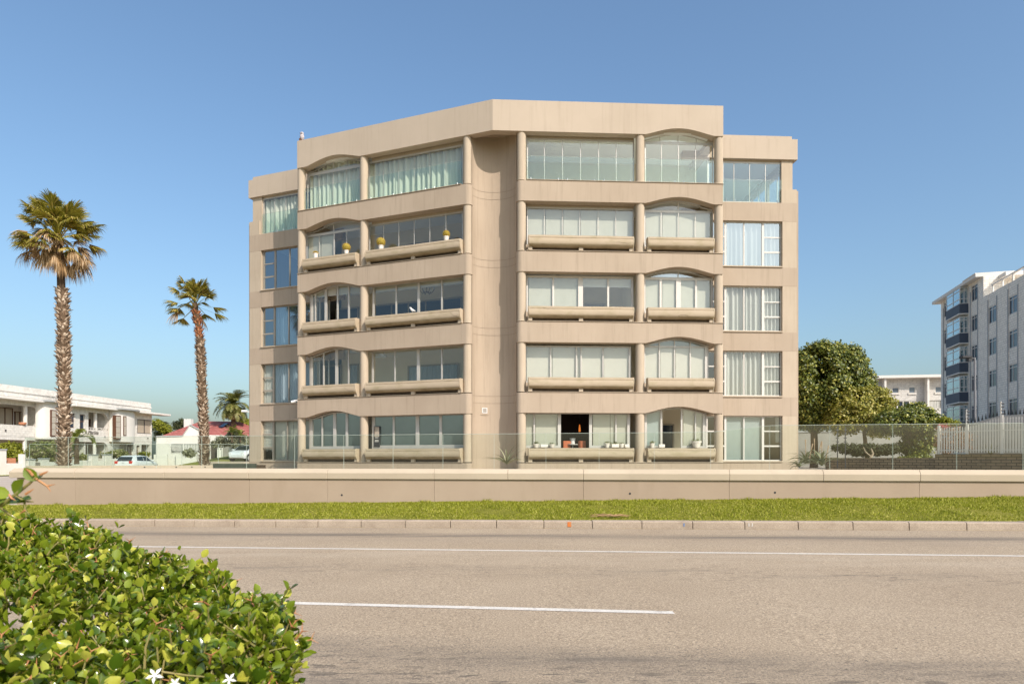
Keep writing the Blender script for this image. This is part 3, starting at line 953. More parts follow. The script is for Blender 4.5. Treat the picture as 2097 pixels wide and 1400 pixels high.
glazing(FR, bars_px(FR, [(1079.5, .06), (1133, .075), (1189, .20), (1245.5, .075), (1295, .09)]), LV[2] + .50, BT[2] - .04, WO, M['whiteframe'], M['glass'], .085, bottom=.10)
glazing(FR, bars_px(FR, [(1320.5, .06), (1353, .085), (1389.5, .2), (1425.5, .085), (1458, .09)]), LV[2] + .50, BT[2] - .06, WO, M['whiteframe'], M['glass'], .085, bottom=.10)
glazing(FR, bars_px(FR, [(1320.5, .05), (1389.5, .03), (1459, .05)]), BT[2] - .055, aR[2], WO - .04, M['whiteframe'], M['glass_grey'], .03, curved=True)
glazing(FR, bars_px(FR, [(1080, .05), (1115, FW), (1152, FW), (1187.5, FW), (1225, FW), (1261, FW), (1296.5, .05)]), LV[3] + .40, BT[3] - .07, WO, M['alu'], M['glass'], .075, depth=.03)
glazing(FR, bars_px(FR, [(1320.5, .05), (1354, FW), (1389.5, FW), (1424, FW), (1459, .05)]), LV[3] + .40, BT[3] - .13, WO, M['alu'], M['glass'], .07, depth=.03)
glazing(FR, bars_px(FR, [(1320.5, .04), (1389.5, .03), (1459, .04)]), BT[3] - .125, aR[3], WO - .03, M['whiteframe'], M['glass'], .03, curved=True)
glazing(FR, bars_px(FR, [(1080, .05), (1115, FW), (1152, FW), (1189, FW), (1226, FW), (1262, FW), (1297.5, .05)]), LV[4] + .05, BT[4] - .05, WO, M['alu'], M['glass'], .08, depth=.03)
glazing(FR, bars_px(FR, [(1321.5, .05), (1354.5, FW), (1389.5, FW), (1424.5, FW), (1459.5, .05)]), LV[4] + .05, BT[4] - .10, WO, M['alu'], M['glass'], .08, depth=.03)
glazing(FR, bars_px(FR, [(1321.5, .04), (1352, .02), (1389.5, .02), (1427, .02), (1459.5, .04)]), BT[4] - .095, aR[4], WO - .03, M['whiteframe'], M['glass'], .03, curved=True)
# angled wing ---------------------------------------------------------
glazing(FL, bars_px(FL, [(764.5, .14), (806, .09), (854.5, .16), (902, .12), (950, .05)]), LV[0] + .62, BT[0] + .03, WO, M['alu'], M['glass_grey'], .05, bottom=.14)
glazing(FL, bars_px(FL, [(636.5, .15), (659.5, .07), (685, .15), (710, .12), (738, .05)]), LV[0] + .62, aL[0], WO, M['alu'], M['glass_grey'], .05, bottom=.12, curved=True)
glazing(FL, bars_px(FL, [(763, .09), (808.5, .05), (856.5, .14), (904.5, .06), (950, .05)]), LV[1] + .45, BT[1] + .03, WO, M['alu'], M['glass'], .04)
glazing(FL, bars_px(FL, [(637.5, .12), (662.5, .06), (689, .14), (713.5, .06), (740, .05)]), LV[1] + .45, aL[1], WO, M['alu'], M['glass'], .04, curved=True)
glazing(FL, bars_px(FL, [(764.5, .09), (811, .06), (857, .11), (904.5, .06), (950, .05)]), LV[2] + .45, BT[2] + .03, WO, M['alu'], M['glass'], .04)
glazing(FL, bars_px(FL, [(638.5, .12), (645.5, .06), (667, .13), (691, .07), (714, .08), (740, .05)]), LV[2] + .45, aL[2], WO, M['alu'], M['glass'], .04, opens=(2,), curved=True)
glazing(FL, bars_px(FL, [(756.5, .05), (785.5, FW), (816.5, FW), (848, FW), (880, FW), (913, .05), (947, .05)]), LV[3] + .40, BT[3] - .08, WO, M['alu'], M['glass'], .07, depth=.03)
glazing(FL, bars_px(FL, [(628, .05), (653.5, FW), (684, .06), (709.5, FW), (737.5, .05)]), LV[3] + .40, BT[3] - .14, WO, M['alu'], M['glass'], .09, depth=.03)
glazing(FL, bars_px(FL, [(628, .04), (682, .04), (737.5, .04)]), BT[3] - .135, aL[3], WO - .03, M['alu'], M['glass'], .03, curved=True)
glazing(FL, bars_px(FL, [(756.5, .05), (785, .014), (816, .014), (848.5, .014), (880, .014), (913, .014), (947, .05)]), LV[4] + .05, BT[4] - .10, WO, M['alu'], M['glass'], .08, depth=.03)
glazing(FL, bars_px(FL, [(630, .05), (653, .014), (681.5, .014), (709.5, .014), (737, .05)]), LV[4] + .05, BT[4] - .12, WO, M['alu'], M['glass'], .12, depth=.03)
glazing(FL, bars_px(FL, [(630, .04), (651, .02), (682, .02), (710, .02), (737, .04)]), BT[4] - .115, aL[4], WO - .03, M['alu'], M['glass'], .03, curved=True)
# lintel strips above the frameless glazing
for fr, w in ((FR, WR), (FL, WL)):
    for k in (3, 4):
        mb = MB(); fr.box(mb, min(w['wide']), max(w['wide']), BT[k] - .068 - (.03 if fr is FL else 0), BT[k] + .05, WO - .004, WO - .06)
        mb.build('lintel', M['cream'], apt)
# side glazing of the enclosed balconies
for fr, w, k in ((FL, WL, 0), (FL, WL, 1), (FL, WL, 2), (FR, WR, 1), (FR, WR, 0)):
    pxe = {('L', 0): 633, ('L', 1): 634, ('L', 2): 635}.get(('L' if fr is FL else 'R', k), 1450 if k else 1446)
    ue = fr.U(pxe, WO)
    mb = MB()
    for o in (-.49, -1.15, -1.86): fr.box(mb, ue - .03, ue + .03, LV[k] + .03, BT[k] + .1, o, o - .05)
    fr.box(mb, ue - .026, ue + .026, LV[k] + .03, LV[k] + .6, -.541, -1.149); fr.box(mb, ue - .026, ue + .026, LV[k] + .03, LV[k] + .6, -1.201, -1.859)
    o_ = mb.build('window', M['alu'], apt)
    q = [fr.P(ue, o, z) for o in (-.5, -1.88) for z in (LV[k] + .6, BT[k] + .1)]
    MB().add(q, [(0, 2, 3, 1)]).build('pane', M['glass'], o_, recalc=False)

# ---- concrete planter troughs below the windows
def trough(fr, pa, pb, k, feet):
    ua, ub = sorted((fr.U(pa, .12), fr.U(pb, .12)))
    z = LV[k] + .036
    prof = [(-.16, .56), (.185, .56), (.185, .475), (.165, .462), (.198, .45), (.206, .38), (.204, .30), (.185, .225), (.14, .165), (.06, .125), (-.16, .115)]
    mb = MB()
    n_ = 8
    us = lin(ua, ub, n_)
    vs = [fr.P(u, o, z + h + .003 * math.sin(u * 9 + o * 20)) for u in us for o, h in prof]
    q = len(prof)
    fs = [(i * q + j, (i + 1) * q + j, (i + 1) * q + (j + 1) % q, i * q + (j + 1) % q) for i in range(n_) for j in range(q)]
    fs += [tuple(range(q)), tuple(range(n_ * q, n_ * q + q))[::-1]]
    mb.add(vs, fs)
    # end plates
    for u in (ua, ub):
        s_ = .03 if u == ub else -.03
        e = [(-.165, .575), (.12, .575), (.205, .49), (.21, .36), (.17, .22), (.07, .12), (.05, .0), (-.165, .0)]
        vs = [fr.P(uu, o, z + h) for uu in (u - s_ * .2, u + s_) for o, h in e]
        mb.add(vs, [tuple(range(8)), tuple(range(8, 16))[::-1]] + [(i, (i + 1) % 8, 8 + (i + 1) % 8, 8 + i) for i in range(8)])
    o = mb.build('planter_trough', [M['planter'], M['planter_stain_shade']], apt, smooth=40)
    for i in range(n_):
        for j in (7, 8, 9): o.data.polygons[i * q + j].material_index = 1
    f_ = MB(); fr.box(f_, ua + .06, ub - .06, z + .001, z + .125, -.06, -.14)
    f_.build('slot_shade_panel', M['soil'], o)  # added dark panel, stands in for the shade in the slot below
    for t in lin(0, 1, feet):
        u = ua + .05 + (ub - ua - .1) * t
        f_ = MB(); fr.box(f_, u - .085, u + .085, z - .001, z + .14, .045, -.15)
        f_.build('foot', M['cream'], o)
    return o
TR = {}
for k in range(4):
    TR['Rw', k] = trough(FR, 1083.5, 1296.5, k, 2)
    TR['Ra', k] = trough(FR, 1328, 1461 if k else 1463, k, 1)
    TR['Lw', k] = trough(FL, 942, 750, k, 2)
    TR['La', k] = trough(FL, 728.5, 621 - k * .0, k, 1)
def crack(fr, key, pts_):
    """hairline crack over the face of a trough: (px, height)"""
    k = key[1]
    prof_o = lambda h: float(np.interp(h, [.125, .165, .225, .30, .38, .45, .475, .56], [.062, .142, .187, .206, .208, .20, .187, .187]))
    MB().tube([fr.P(fr.U(px, .2), prof_o(h), LV[k] + .036 + h) for px, h in pts_], .0045, 5).build('crack', M['groove'], TR[key])
crack(FR, ('Rw', 3), [(1262, .30), (1268, .315), (1274, .285), (1279, .30), (1285, .27), (1291, .285)])
crack(FR, ('Rw', 2), [(1112, .50), (1117, .47), (1122, .44), (1128, .46), (1136, .45)])
crack(FR, ('Ra', 0), [(1332, .42), (1337, .34), (1343, .25), (1347, .21)])
crack(FR, ('Ra', 2), [(1389, .22), (1394, .26), (1402, .27), (1409, .23)])
crack(FL, ('Lw', 2), [(921, .42), (926, .34), (929, .27), (936, .25)])
crack(FL, ('La', 1), [(705, .40), (709, .32), (713, .26), (722, .24)])

# ---- low walls under the glazing
for fr, w in ((FR, WR), (FL, WL)):
    for k in range(4):
        h = {0: .62, 1: .45, 2: .45 if fr is FL else .50, 3: .40}[k]
        mb = MB(); fr.box(mb, w['cols'][0] + .1, w['end'] - .30, LV[k] + .02, LV[k] + h - .003, WO + .004, WO - .07)
        mb.build('apron_wall', M['cream'], apt)

# ---- top-floor glass balustrades
def balustrade(fr, pa, pb, o, z0, h, cuts_px):
    ua, ub = sorted((fr.U(pa, o), fr.U(pb, o)))
    mb = MB(); fr.box(mb, ua, ub, z0 + .04, z0 + h, o + .006, o - .006)
    g = mb.build('glass_balustrade', M['glass_green'], apt)
    mb = MB(); fr.box(mb, ua, ub, z0 + h + .001, z0 + h + .008, o + .007, o - .007)
    mb.build('edge', M['glass_edge'], g)
    for px in cuts_px:
        u = fr.U(px, o)
        c = fr.P(u, o + .02, z0)
        MB().lathe(c, [(.018, .0), (.018, .12)], 8).build('clamp', M['steel'], g)
balustrade(FR, 1080, 1299, -.13, LV[4] + .035, 1.0, (1087, 1143, 1162, 1217, 1237, 1291))
balustrade(FR, 1321, 1461.5, -.13, LV[4] + .035, 1.0, (1329, 1381, 1400, 1452))
balustrade(FL, 753, 946.5, -.13, LV[4] + .035, 1.0, (872, 890, 806, 822, 760, 937))
balustrade(FL, 624, 738, -.13, LV[4] + .035, 1.0, (686, 669, 731, 640))

# ---- set-back end bays
def bay(fr, u_in, u_out, side, prow, fascia_px):
    s = 1
    for k in range(5):
        zb = (BT[k - 1] + .0) if k else .9
        mb = MB(); fr.box(mb, u_in, u_out + .0, zb + .03, LV[k] + .02, BO + .006, BO - .22)
        mb.build('spandrel_wall', M['plaster'], apt)
    for k in range(4):
        mb = MB(); fr.box(mb, prow, u_out - .002, LV[k] + .021, BT[k] + .029, BO, BO - .22)
        mb.build('pier', M['cream'], apt)
        mb = MB(); fr.box(mb, u_in, prow + .0, LV[k] + .021, LV[k] + .075, BO + .06, BO - .2)
        mb.build('sill', M['cream'], apt, bevel=.006)
    mb = MB(); fr.box(mb, prow - .02, u_out - .16, LV[4] + .021, 14.82, BO - .06, BO - .28)
    mb.build('pier', M['cream'], apt)
    mb = MB(); fr.box(mb, prow - .05, u_out + .004, LV[4] + .021, LV[4] + .62, BO + .005, BO - .24) if side == 'R' else fr.box(mb, prow + .08, u_out + .004, LV[4] + .021, LV[4] + .72, BO + .005, BO - .24)
    mb.build('pedestal', M['cream'], apt)
    mb = MB(); fr.box(mb, u_in, u_out + .02, 14.73, 15.62, BO + .05, BO - .30)
    fr.box(mb, u_out - .28, u_out + .018, 14.733, 15.617, BO - .30, -7)
    mb.build('roof_parapet', M['fascia'], apt)
    mb = MB(); fr.box(mb, u_in, u_out - .22, 15.621, 15.76, BO + .01, BO - .40)
    mb.build('coping', M['fascia'], apt)
WBO = BO - .14
prR, prL = FR.U(1602.5, BO), FL.U(534, BO)
bay(FR, WR['end'] - 1.1, ubR, 'R', prR, None)
bay(FL, WL['end'] - 1.1, ubL, 'L', prL, None)
def sash_window(fr, k, spec, split_cells, mfr, mgl, z0=None, z1=None, fw=.05, open_rail=None):
    """three-light window: spec bars in px; the cells in split_cells carry two glazing bars"""
    z0 = LV[k] + .076 if z0 is None else z0
    z1 = BT[k] + .03 if z1 is None else z1
    bars = sorted((fr.U(px, WBO), wd) for px, wd in spec)
    if fr is FL: split_cells = [len(bars) - 2 - i for i in split_cells]
    mb = MB()
    for u, wd in bars: fr.box(mb, u - wd / 2, u + wd / 2, z0, z1, WBO, WBO - .06)
    for i, ((a, wa), (b, wb)) in enumerate(zip(bars[:-1], bars[1:])):
        zs = [(z0, z0 + fw), (z1 - fw, z1)]
        if i in split_cells:
            h = z1 - z0
            zs += [(z0 + h * .33 - .035, z0 + h * .33 + .035), (z0 + h * .66 - .025, z0 + h * .66 + .025)]
        for s0, s1 in zs: fr.box(mb, a + wa / 2, b - wb / 2, s0, s1, WBO - .003, WBO - .057)
    win = mb.build('window', mfr, apt)
    for i, ((a, wa), (b, wb)) in enumerate(zip(bars[:-1], bars[1:])):
        jit = random.uniform(-.006, .006)
        p_ = MB(); fr.sheet(p_, [a + wa / 2 - .004, b - wb / 2 + .004], z0 + .01, z1 - .01, lambda u: WBO - .03 + jit * (u - a))
        p_.build('pane', mgl, win, recalc=False)
        if i in split_cells and mfr is M['bronze']: continue
    return win
for k in range(4):
    sash_window(FR, k, [(1448, .05), (1485.5, .09), (1523.5, .05), (1562.5, .10), (1600, .07)], (0, 3), M['whiteframe'], M['glass_grey'] if k == 3 else M['glass'])
for k, pw in zip(range(4), ((534, 559.5, 588), (536, 560, 591), (538, 562, 591), (540, 563.5, 593))):
    sash_window(FL, k, [(pw[0], .06), (pw[1], .10), (pw[2], .05), (619, .06), (650, .06)], (0,), M['bronze'], M['glass_blue'] if k >= 2 else M['glass'])
# top-floor frameless glazing of the bays
for fr, spec in ((FR, [(1450, .05), (1481, .02), (1503, .02), (1535, .02), (1567.5, .02), (1599, .05)]), (FL, [(540, .05), (562, .014), (585, .014), (612, .014), (648, .05)])):
    bars = sorted((fr.U(px, WBO), wd) for px, wd in spec)
    glazing(fr, bars, LV[4] + .03, 14.66, WBO, M['alu'], M['glass_corner'] if fr is FR else M['glass'], .07, depth=.03)
    mb = MB(); fr.box(mb, bars[0][0], bars[-1][0], 14.662, 14.75, WBO + .01, WBO - .08)
    mb.build('lintel', M['cream'], apt)
balustrade(FR, 1470, 1601, BO - .06, LV[4] + .03, 1.0, (1487, 1505, 1539, 1557, 1592))
balustrade(FL, 537, 640, BO - .06, LV[4] + .03, 1.0, (568, 581, 599))

# ---- things that hang in the windows: curtains and blinds, each its own object
CUR = 'curtains in the block windows'
BLD = 'roller blinds in the block windows'
def curtain(fr, pa, pb, z0, z1, o, m, label, fold=.13, amp=.035):
    ua, ub = sorted((fr.U(pa, o), fr.U(pb, o)))
    n_ = int((ub - ua) / fold * 10)
    ph = random.uniform(0, 6)
    def fo(u):
        q = u / fold * 2 * math.pi
        return o + amp * math.sin(q + 1.3 * math.sin(u * 3.1 + ph)) + amp * .4 * math.sin(q * .43 + ph)
    zf = zfun(z1)
    mb = MB(); fr.sheet(mb, lin(ua, ub, n_), lambda u: z0 + .012 * math.sin(u * 40), zf, fo)
    c = thing('curtain', label, 'curtain', fr.P((ua + ub) / 2, o, z0), group=CUR)
    mb.build('cloth', m, c, smooth=80, recalc=False)
    r_ = MB(); r_.tube([fr.P(ua, o, zf(ua) + .01) if not callable(z1) else fr.P(ua, o, min(zf(ua), zf(ub)) + .01), fr.P(ub, o, min(zf(ua), zf(ub)) + .01)], .012, 6)
    r_.build('rail', M['alu'], c)
def blind(fr, pa, pb, z0, z1, o, m, label, n=1, gap=.02):
    ua, ub = sorted((fr.U(pa, o), fr.U(pb, o)))
    zf = zfun(z1)
    c = thing('roller_blind', label, 'blind', fr.P((ua + ub) / 2, o, z0), group=BLD)
    mb = MB()
    w_ = (ub - ua) / n
    for i in range(n):
        us = lin(ua + i * w_ + gap / 2, ua + (i + 1) * w_ - gap / 2, 10)
        fr.solid(mb, us, z0 + .03, zf, o, o - .004)
    mb.build('cloth', m, c)
    mb = MB(); fr.box(mb, ua, ub, z0, z0 + .028, o + .004, o - .008)
    mb.build('bottom_bar', M['alu'], c)
CO_ = WO - .20
BLO = WO - .10
curtain(FL, 757, 944, LV[4] + .05, BT[4] - .14, CO_, M['curtain'], 'long pleated cream curtain behind the wide top floor glazing of the angled wing', .27, .06)
curtain(FL, 633, 737, LV[4] + .05, aL[4], CO_, M['curtain'], 'pleated cream curtain filling the arched top floor window of the angled wing', .27, .06)
curtain(FL, 541, 632, LV[4] + .05, 14.6, WBO - .16, M['curtain'], 'pleated cream curtain in the set-back top floor window beside the angled wing', .25, .06)
for k, pa, pb, m_, lab in ((2, 565, 650, 'curtain_blue', 'blue grey curtain in the third floor set-back window seen past the palms'), (1, 563, 650, 'curtain_blue', 'grey blue curtain with a sun patch in the first floor set-back window')):
    curtain(FL, pa, pb, LV[k] + .08, BT[k], WBO - .16, M[m_], lab, .16, .035)
curtain(FL, 541, 561, LV[1] + .08, BT[1], WBO - .14, M['curtain_sheer'], 'gathered white sheer curtain behind the small barred sash near the date palm', .09, .03)
for k, lab, lab2 in ((1, 'white pleated curtain across the first floor side window above the mirrored pane', 'narrow white curtain behind the three small sashes of the first floor side window'),
                     (2, 'grey white pleated curtain across the second floor side window', 'narrow grey white curtain behind the three small sashes of the second floor side window'),
                     (3, 'pale closed curtain behind bluish glass in the third floor side window', 'narrow pale curtain behind the three bluish sashes of the third floor side window')):
    curtain(FR, 1486, 1562, LV[k] + .08, BT[k], WBO - .16, M['curtain_sheer'], lab, .22, .065)
    curtain(FR, 1563, 1600, LV[k] + .08, BT[k], WBO - .14, M['curtain_sheer'], lab2, .19, .06)
curtain(FR, 1588, 1601, LV[0] + .9, BT[0], WBO - .16, M['curtain_sheer'], 'short striped white curtain gathered at the open ground floor sash', .07, .03)
blind(FR, 1483, 1562, LV[0] + .08, BT[0], WBO - .12, M['blind_grey'], 'grey green blind behind the mirrored ground floor side window', 2)
blind(FL, 564, 640, LV[0] + .08, BT[0], WBO - .12, M['blind'], 'pale green blind behind the ground floor set-back window', 2)
blind(FR, 1077, 1092, LV[0] + .62, BT[0], BLO, M['blind'], 'narrow cream blind at the end pane beside the open ground floor window')
blind(FR, 1096, 1142, LV[0] + .62, BT[0], BLO, M['blind'], 'cream blind on the pane before the open ground floor window')
blind(FR, 1214, 1285, LV[0] + .62, BT[0], BLO, M['blind'], 'cream blind behind the two panes after the open ground floor window', 2)
blind(FR, 1324, 1352, LV[0] + .62, aR[0], BLO, M['blind_grey'], 'greenish blind behind the first pane of the arched ground floor window')
blind(FR, 1399, 1440, LV[0] + .62, aR[0], BLO, M['blind'], 'cream blind behind the arched ground floor panes above the white urn', 2)
blind(FR, 1078, 1289, LV[1] + .40, BT[1] - .08, BLO, M['blind_pale'], 'closed pale blind across the wide first floor window', 4)
blind(FR, 1321, 1445, LV[1] + .40, BT[1] - .06, BLO, M['blind_pale'], 'closed pale blind behind the arched first floor window', 4)
blind(FR, 1321, 1445, BT[1] - .05, aR[1], BLO, M['blind_grey'], 'greenish cloth in the curved fanlight over the arched first floor window')
blind(FR, 1082, 1186, LV[2] + .52, BT[2] - .06, BLO, M['blind'], 'lowered cream blinds in two panes of the wide white framed window', 2)
blind(FR, 1192, 1294, BT[2] - .46, BT[2] - .06, BLO, M['blind'], 'half raised cream blinds in two panes of the wide white framed window', 2)
blind(FR, 1322, 1457, LV[2] + .52, BT[2] - .06, BLO, M['blind'], 'lowered cream blinds in the arched white framed window', 4)
blind(FR, 1081, 1296, LV[3] + .40, BT[3] - .10, BLO, M['blind'], 'closed cream blinds in six strips behind the wide frameless third floor glazing', 6)
blind(FR, 1322, 1458, LV[3] + .40, BT[3] - .15, BLO, M['blind'], 'closed cream blinds behind the arched frameless third floor glazing', 4)
blind(FL, 631, 685, LV[3] + .40, BT[3] - .15, BLO, M['blind'], 'closed cream blind behind half of the arched window with cactus pots', 2)
blind(FL, 641, 738, BT[2] - .16, aL[2], BLO, M['blind'], 'rolled up cream blind inside the arched window with an open pane', 4)
blind(FL, 767, 948, BT[2] - .22, BT[2] + .02, BLO, M['blind'], 'rolled up cream blind inside the wide window with the white bird', 4)
blind(FL, 767, 948, LV[0] + .3, BT[0], BLO, M['blind_grey'], 'dim grey blind behind the wide ground floor window with the notice', 4)
blind(FL, 640, 737, LV[0] + .3, aL[0], BLO, M['blind_grey'], 'dim grey blind behind the arched ground floor window of the angled wing', 4)
# shutters behind the barred ground-floor sash
sh = thing('window_shutter', 'white slatted shutter behind the ground floor sash near the block corner', 'shutter', FL.P(FL.U(547, WBO), WBO - .12, LV[0]))
mb = MB()
ua, ub = sorted((FL.U(537, WBO - .12), FL.U(558, WBO - .12)))
for i in range(19):
    z = LV[0] + .62 + i * .075
    FL.box(mb, ua + .04, ub - .04, z, z + .06, WBO - .11, WBO - .13)
mb.build('slat', M['whiteframe'], sh)
mb = MB()
for a, b in ((ua, ua + .035), (ub - .035, ub), ((ua + ub) / 2 - .018, (ua + ub) / 2 + .018)): FL.box(mb, a, b, LV[0] + .55, BT[0], WBO - .10, WBO - .135)
mb.build('frame', M['whiteframe'], sh)

# ---- plants, ornaments and furniture on the balconies
M['cactus'] = leaf_mat('golden_cactus_spines', (.40, .25, .03), (.62, .42, .08), (.75, .6, .2), .1, .6, .2)
def cactus(fr, px, k, size, label, pot_h=.22, pot_r=.10, flat=False):
    u = fr.U(px, .02)
    base_ = fr.P(u, .02, LV[k] + .036 + .562)
    t = thing('potted_cactus', label, 'potted cactus', base_, group='cactus pots on the angled balcony ledges')
    MB().lathe(base_, [(pot_r * .78, 0), (pot_r, pot_h * .85), (pot_r * 1.08, pot_h * .86), (pot_r * 1.08, pot_h), (pot_r * .95, pot_h), (pot_r * .93, pot_h - .03)], 18).build('pot', M['white_pot'], t, smooth=40)
    r = size
    c = base_ + Vector((0, 0, pot_h + r * (.8 if not flat else .3)))
    mb = MB()
    prof = [(r * math.sin(a) + 1e-4, -r * math.cos(a) * (1 if not flat else .5)) for a in lin(.1, math.pi - .05, 12)]
    mb.lathe(c, prof, 24)
    body = mb.build('cactus_body', surf('cactus_flesh', (.30, .22, .04), (.36, .28, .06), 30, .8, .1), t, smooth=60)
    n_ = 900
    d = norm(rng.normal(0, 1, (n_, 3)))
    P = np.array(c) + d * r * np.array([1, 1, 1 if not flat else .5]) * .97
    V, Fs = scatter([(-.5, 0, 0), (.5, 0, 0), (0, 1, 0)], [(0, 1, 2)], P, frames_from(d + rng.normal(0, .5, (n_, 3)), rng.normal(0, 1, (n_, 3))), np.stack([np.full(n_, .007), np.full(n_, .045), np.ones(n_)], 1))
    np_mesh('spines', V, Fs, M['cactus'], body)
cactus(FL, 646.5, 3, .10, 'small flat yellow cactus in a tall white pot on the arched third floor trough', .24, .10, True)
cactus(FL, 709.5, 3, .17, 'round golden cactus in a white pot beside the second column', .19, .105)
cactus(FL, 780, 3, .185, 'largest round golden cactus in a white pot on the wide trough', .20, .11)
cactus(FL, 914, 3, .135, 'round golden cactus in a white pot near the far end of the wide trough', .20, .11)
# succulents and pots on the ground-floor sills of the road-facing wing
M['succulent'] = leaf_mat('succulent_leaves', (.13, .15, .07), (.24, .24, .12), None, .1)
def pot_plant(fr, px, k, r, h, label, plant=True, box=False, m_='white_pot', pr=.14, zoff=0.0):
    u = fr.U(px, -.28)
    b_ = fr.P(u, -.28, LV[k] + .036 + .60 + zoff) if not box else fr.P(u, -.28, LV[k] + .636 + zoff)
    t = thing('flower_pot' if not box else 'planter_box', label, 'flower pot' if not box else 'planter', b_, group='pots on the ground floor window ledges')
    if box:
        mb = MB(); fr.box(mb, u - r, u + r, b_.z, b_.z + h, -.18, -.36)
        mb.build('box', M[m_], t, bevel=.008)
    else:
        MB().lathe(b_, [(r * .7, 0), (r, h * .8), (r * 1.1, h * .82), (r * 1.1, h), (r * .9, h), (r * .88, h - .02)], 18).build('pot', M[m_], t, smooth=40)
    if plant:
        n_ = 60
        d = norm(np.stack([rng.normal(0, 1, n_), rng.normal(0, 1, n_), np.abs(rng.normal(.5, .5, n_)) + .1], 1))
        P = np.array(b_) + np.array([0, 0, h]) + rng.normal(0, .35, (n_, 3)) * np.array([r, r, .02])
        V, Fs = scatter(LEAF_V, LEAF_F, P, frames_from(d, rng.normal(0, 1, (n_, 3)) + np.array([0, 0, 1])), np.stack([np.full(n_, .035), np.full(n_, pr), np.full(n_, .04)], 1) * rng.uniform(.6, 1.1, (n_, 1)))
        np_mesh('foliage', V, Fs, M['succulent'], t)
pot_plant(FR, 1097.5, 0, .12, .14, 'white pot with a spreading succulent at the end of the sill')
pot_plant(FR, 1114, 0, .14, .12, 'long low white trough between two pots on the sill', False, True)
pot_plant(FR, 1130, 0, .11, .13, 'white pot with a drooping grey succulent beside the open window', pr=.10)
pot_plant(FR, 1243, 0, .11, .17, 'white pot with a thin grey plant left of the square planter', pr=.11)
pot_plant(FR, 1259.5, 0, .15, .14, 'square white planter with a pale green succulent', True, True)
pot_plant(FR, 1273, 0, .10, .16, 'tall narrow white pot beside the square planter', pr=.08)
pot_plant(FR, 1283.5, 0, .09, .13, 'empty short white trough at the end of the wide sill', False, True)
pot_plant(FR, 1335.5, 0, .10, .17, 'white pot with a yellow green succulent in the arched window', pr=.13)
pot_plant(FR, 1354.5, 0, .12, .13, 'small grey block planter in the arched window', False, True)
pot_plant(FR, 1426, 0, .19, .26, 'large wide white urn with a low succulent in the arched window', pr=.14)
# lounge seen through the open ground-floor window
def seat(px, label):
    u = FR.U(px, -1.4)
    t = thing('armchair', label, 'chair', FR.P(u, -1.4, LV[0]))
    mb = MB(); FR.box(mb, u - .19, u + .19, LV[0] + .35, LV[0] + .46, -1.15, -1.65); mb.build('seat', M['orange_fabric'], t, bevel=.03)
    mb = MB(); FR.solid(mb, lin(u - .16, u + .16, 6), LV[0] + .45, lambda x: LV[0] + .93 - .25 * (x - u) ** 2, -1.10, -1.17); mb.build('backrest', M['orange_fabric'], t, bevel=.02)
    for du in (-.15, .15):
        for o in (-1.2, -1.6):
            MB().tube([FR.P(u + du, o, LV[0] - .01), FR.P(u + du, o, LV[0] + .36)], .018, 6).build('leg', M['brown_wood'], t)
seat(1159, 'orange leather chair near the white framed pane inside the open window')
seat(1190, 'orange leather chair behind the white bucket inside the open window')
u = FR.U(1174, -1.0)
t = thing('bucket', 'pale blue white bucket on a table inside the open window', 'bucket', FR.P(u, -1.2, LV[0] + .80))
MB().lathe(t.location, [(.09, 0), (.12, .22), (.125, .22), (.125, .24), (.1, .24)], 16).build('body', M['rubber_white'], t, smooth=40)
tb = thing('side_table', 'small pale table carrying the bucket inside the open window', 'table', FR.P(u, -1.2, LV[0]))
MB().lathe(tb.location, [(.25, .76), (.25, .795)], 20).build('top', M['alu'], tb)
MB().lathe(tb.location, [(.14, -.01), (.14, .02), (.03, .03), (.03, .758)], 12).build('pedestal', M['alu'], tb)
u = FR.U(1187, -2.2)
t = thing('pendant_lamp', 'orange glowing pendant lamp in the dark ground floor room', 'lamp', FR.P(u, -2.2, LV[0] + 2.5))
MB().tube([t.location, t.location - Vector((0, 0, .75))], .008, 5).build('cord', M['charcoal'], t)
MB().lathe(t.location - Vector((0, 0, 1.25)), [(.045, .1), (.04, .25), (.015, .42)], 14).build('lamp_shade', M['lampshade'], t, smooth=40)
# chandelier, fan, bird ornament
u = FL.U(874, -1.9)
t = thing('chandelier', 'dark branching chandelier under the second floor ceiling', 'chandelier', FL.P(u, -1.9, LV[2] + 2.5))
MB().tube([t.location, t.location - Vector((0, 0, .5))], .012, 6).build('stem', M['charcoal'], t)
for i in range(6):
    a_ = i * math.pi / 3
    e = t.location + Vector((.33 * math.cos(a_), .33 * math.sin(a_), -.42))
    arm = MB().tube([t.location - Vector((0, 0, .5)), t.location + Vector((.2 * math.cos(a_), .2 * math.sin(a_), -.60)), e], .011, 6).build('arm', M['charcoal'], t)
    MB().lathe(e, [(.035, 0), (.045, .09), (.01, .1)], 8).build('lamp_shade', M['rubber_white'], arm)
u = FL.U(787, -1.8)
t = thing('ceiling_fan', 'white ceiling fan under the first floor ceiling', 'fan', FL.P(u, -1.8, LV[1] + 2.5))
MB().tube([t.location, t.location - Vector((0, 0, .4))], .02, 6).build('rod', M['rubber_white'], t)
MB().lathe(t.location - Vector((0, 0, .52)), [(.07, 0), (.1, .05), (.08, .13)], 14).build('motor', M['rubber_white'], t)
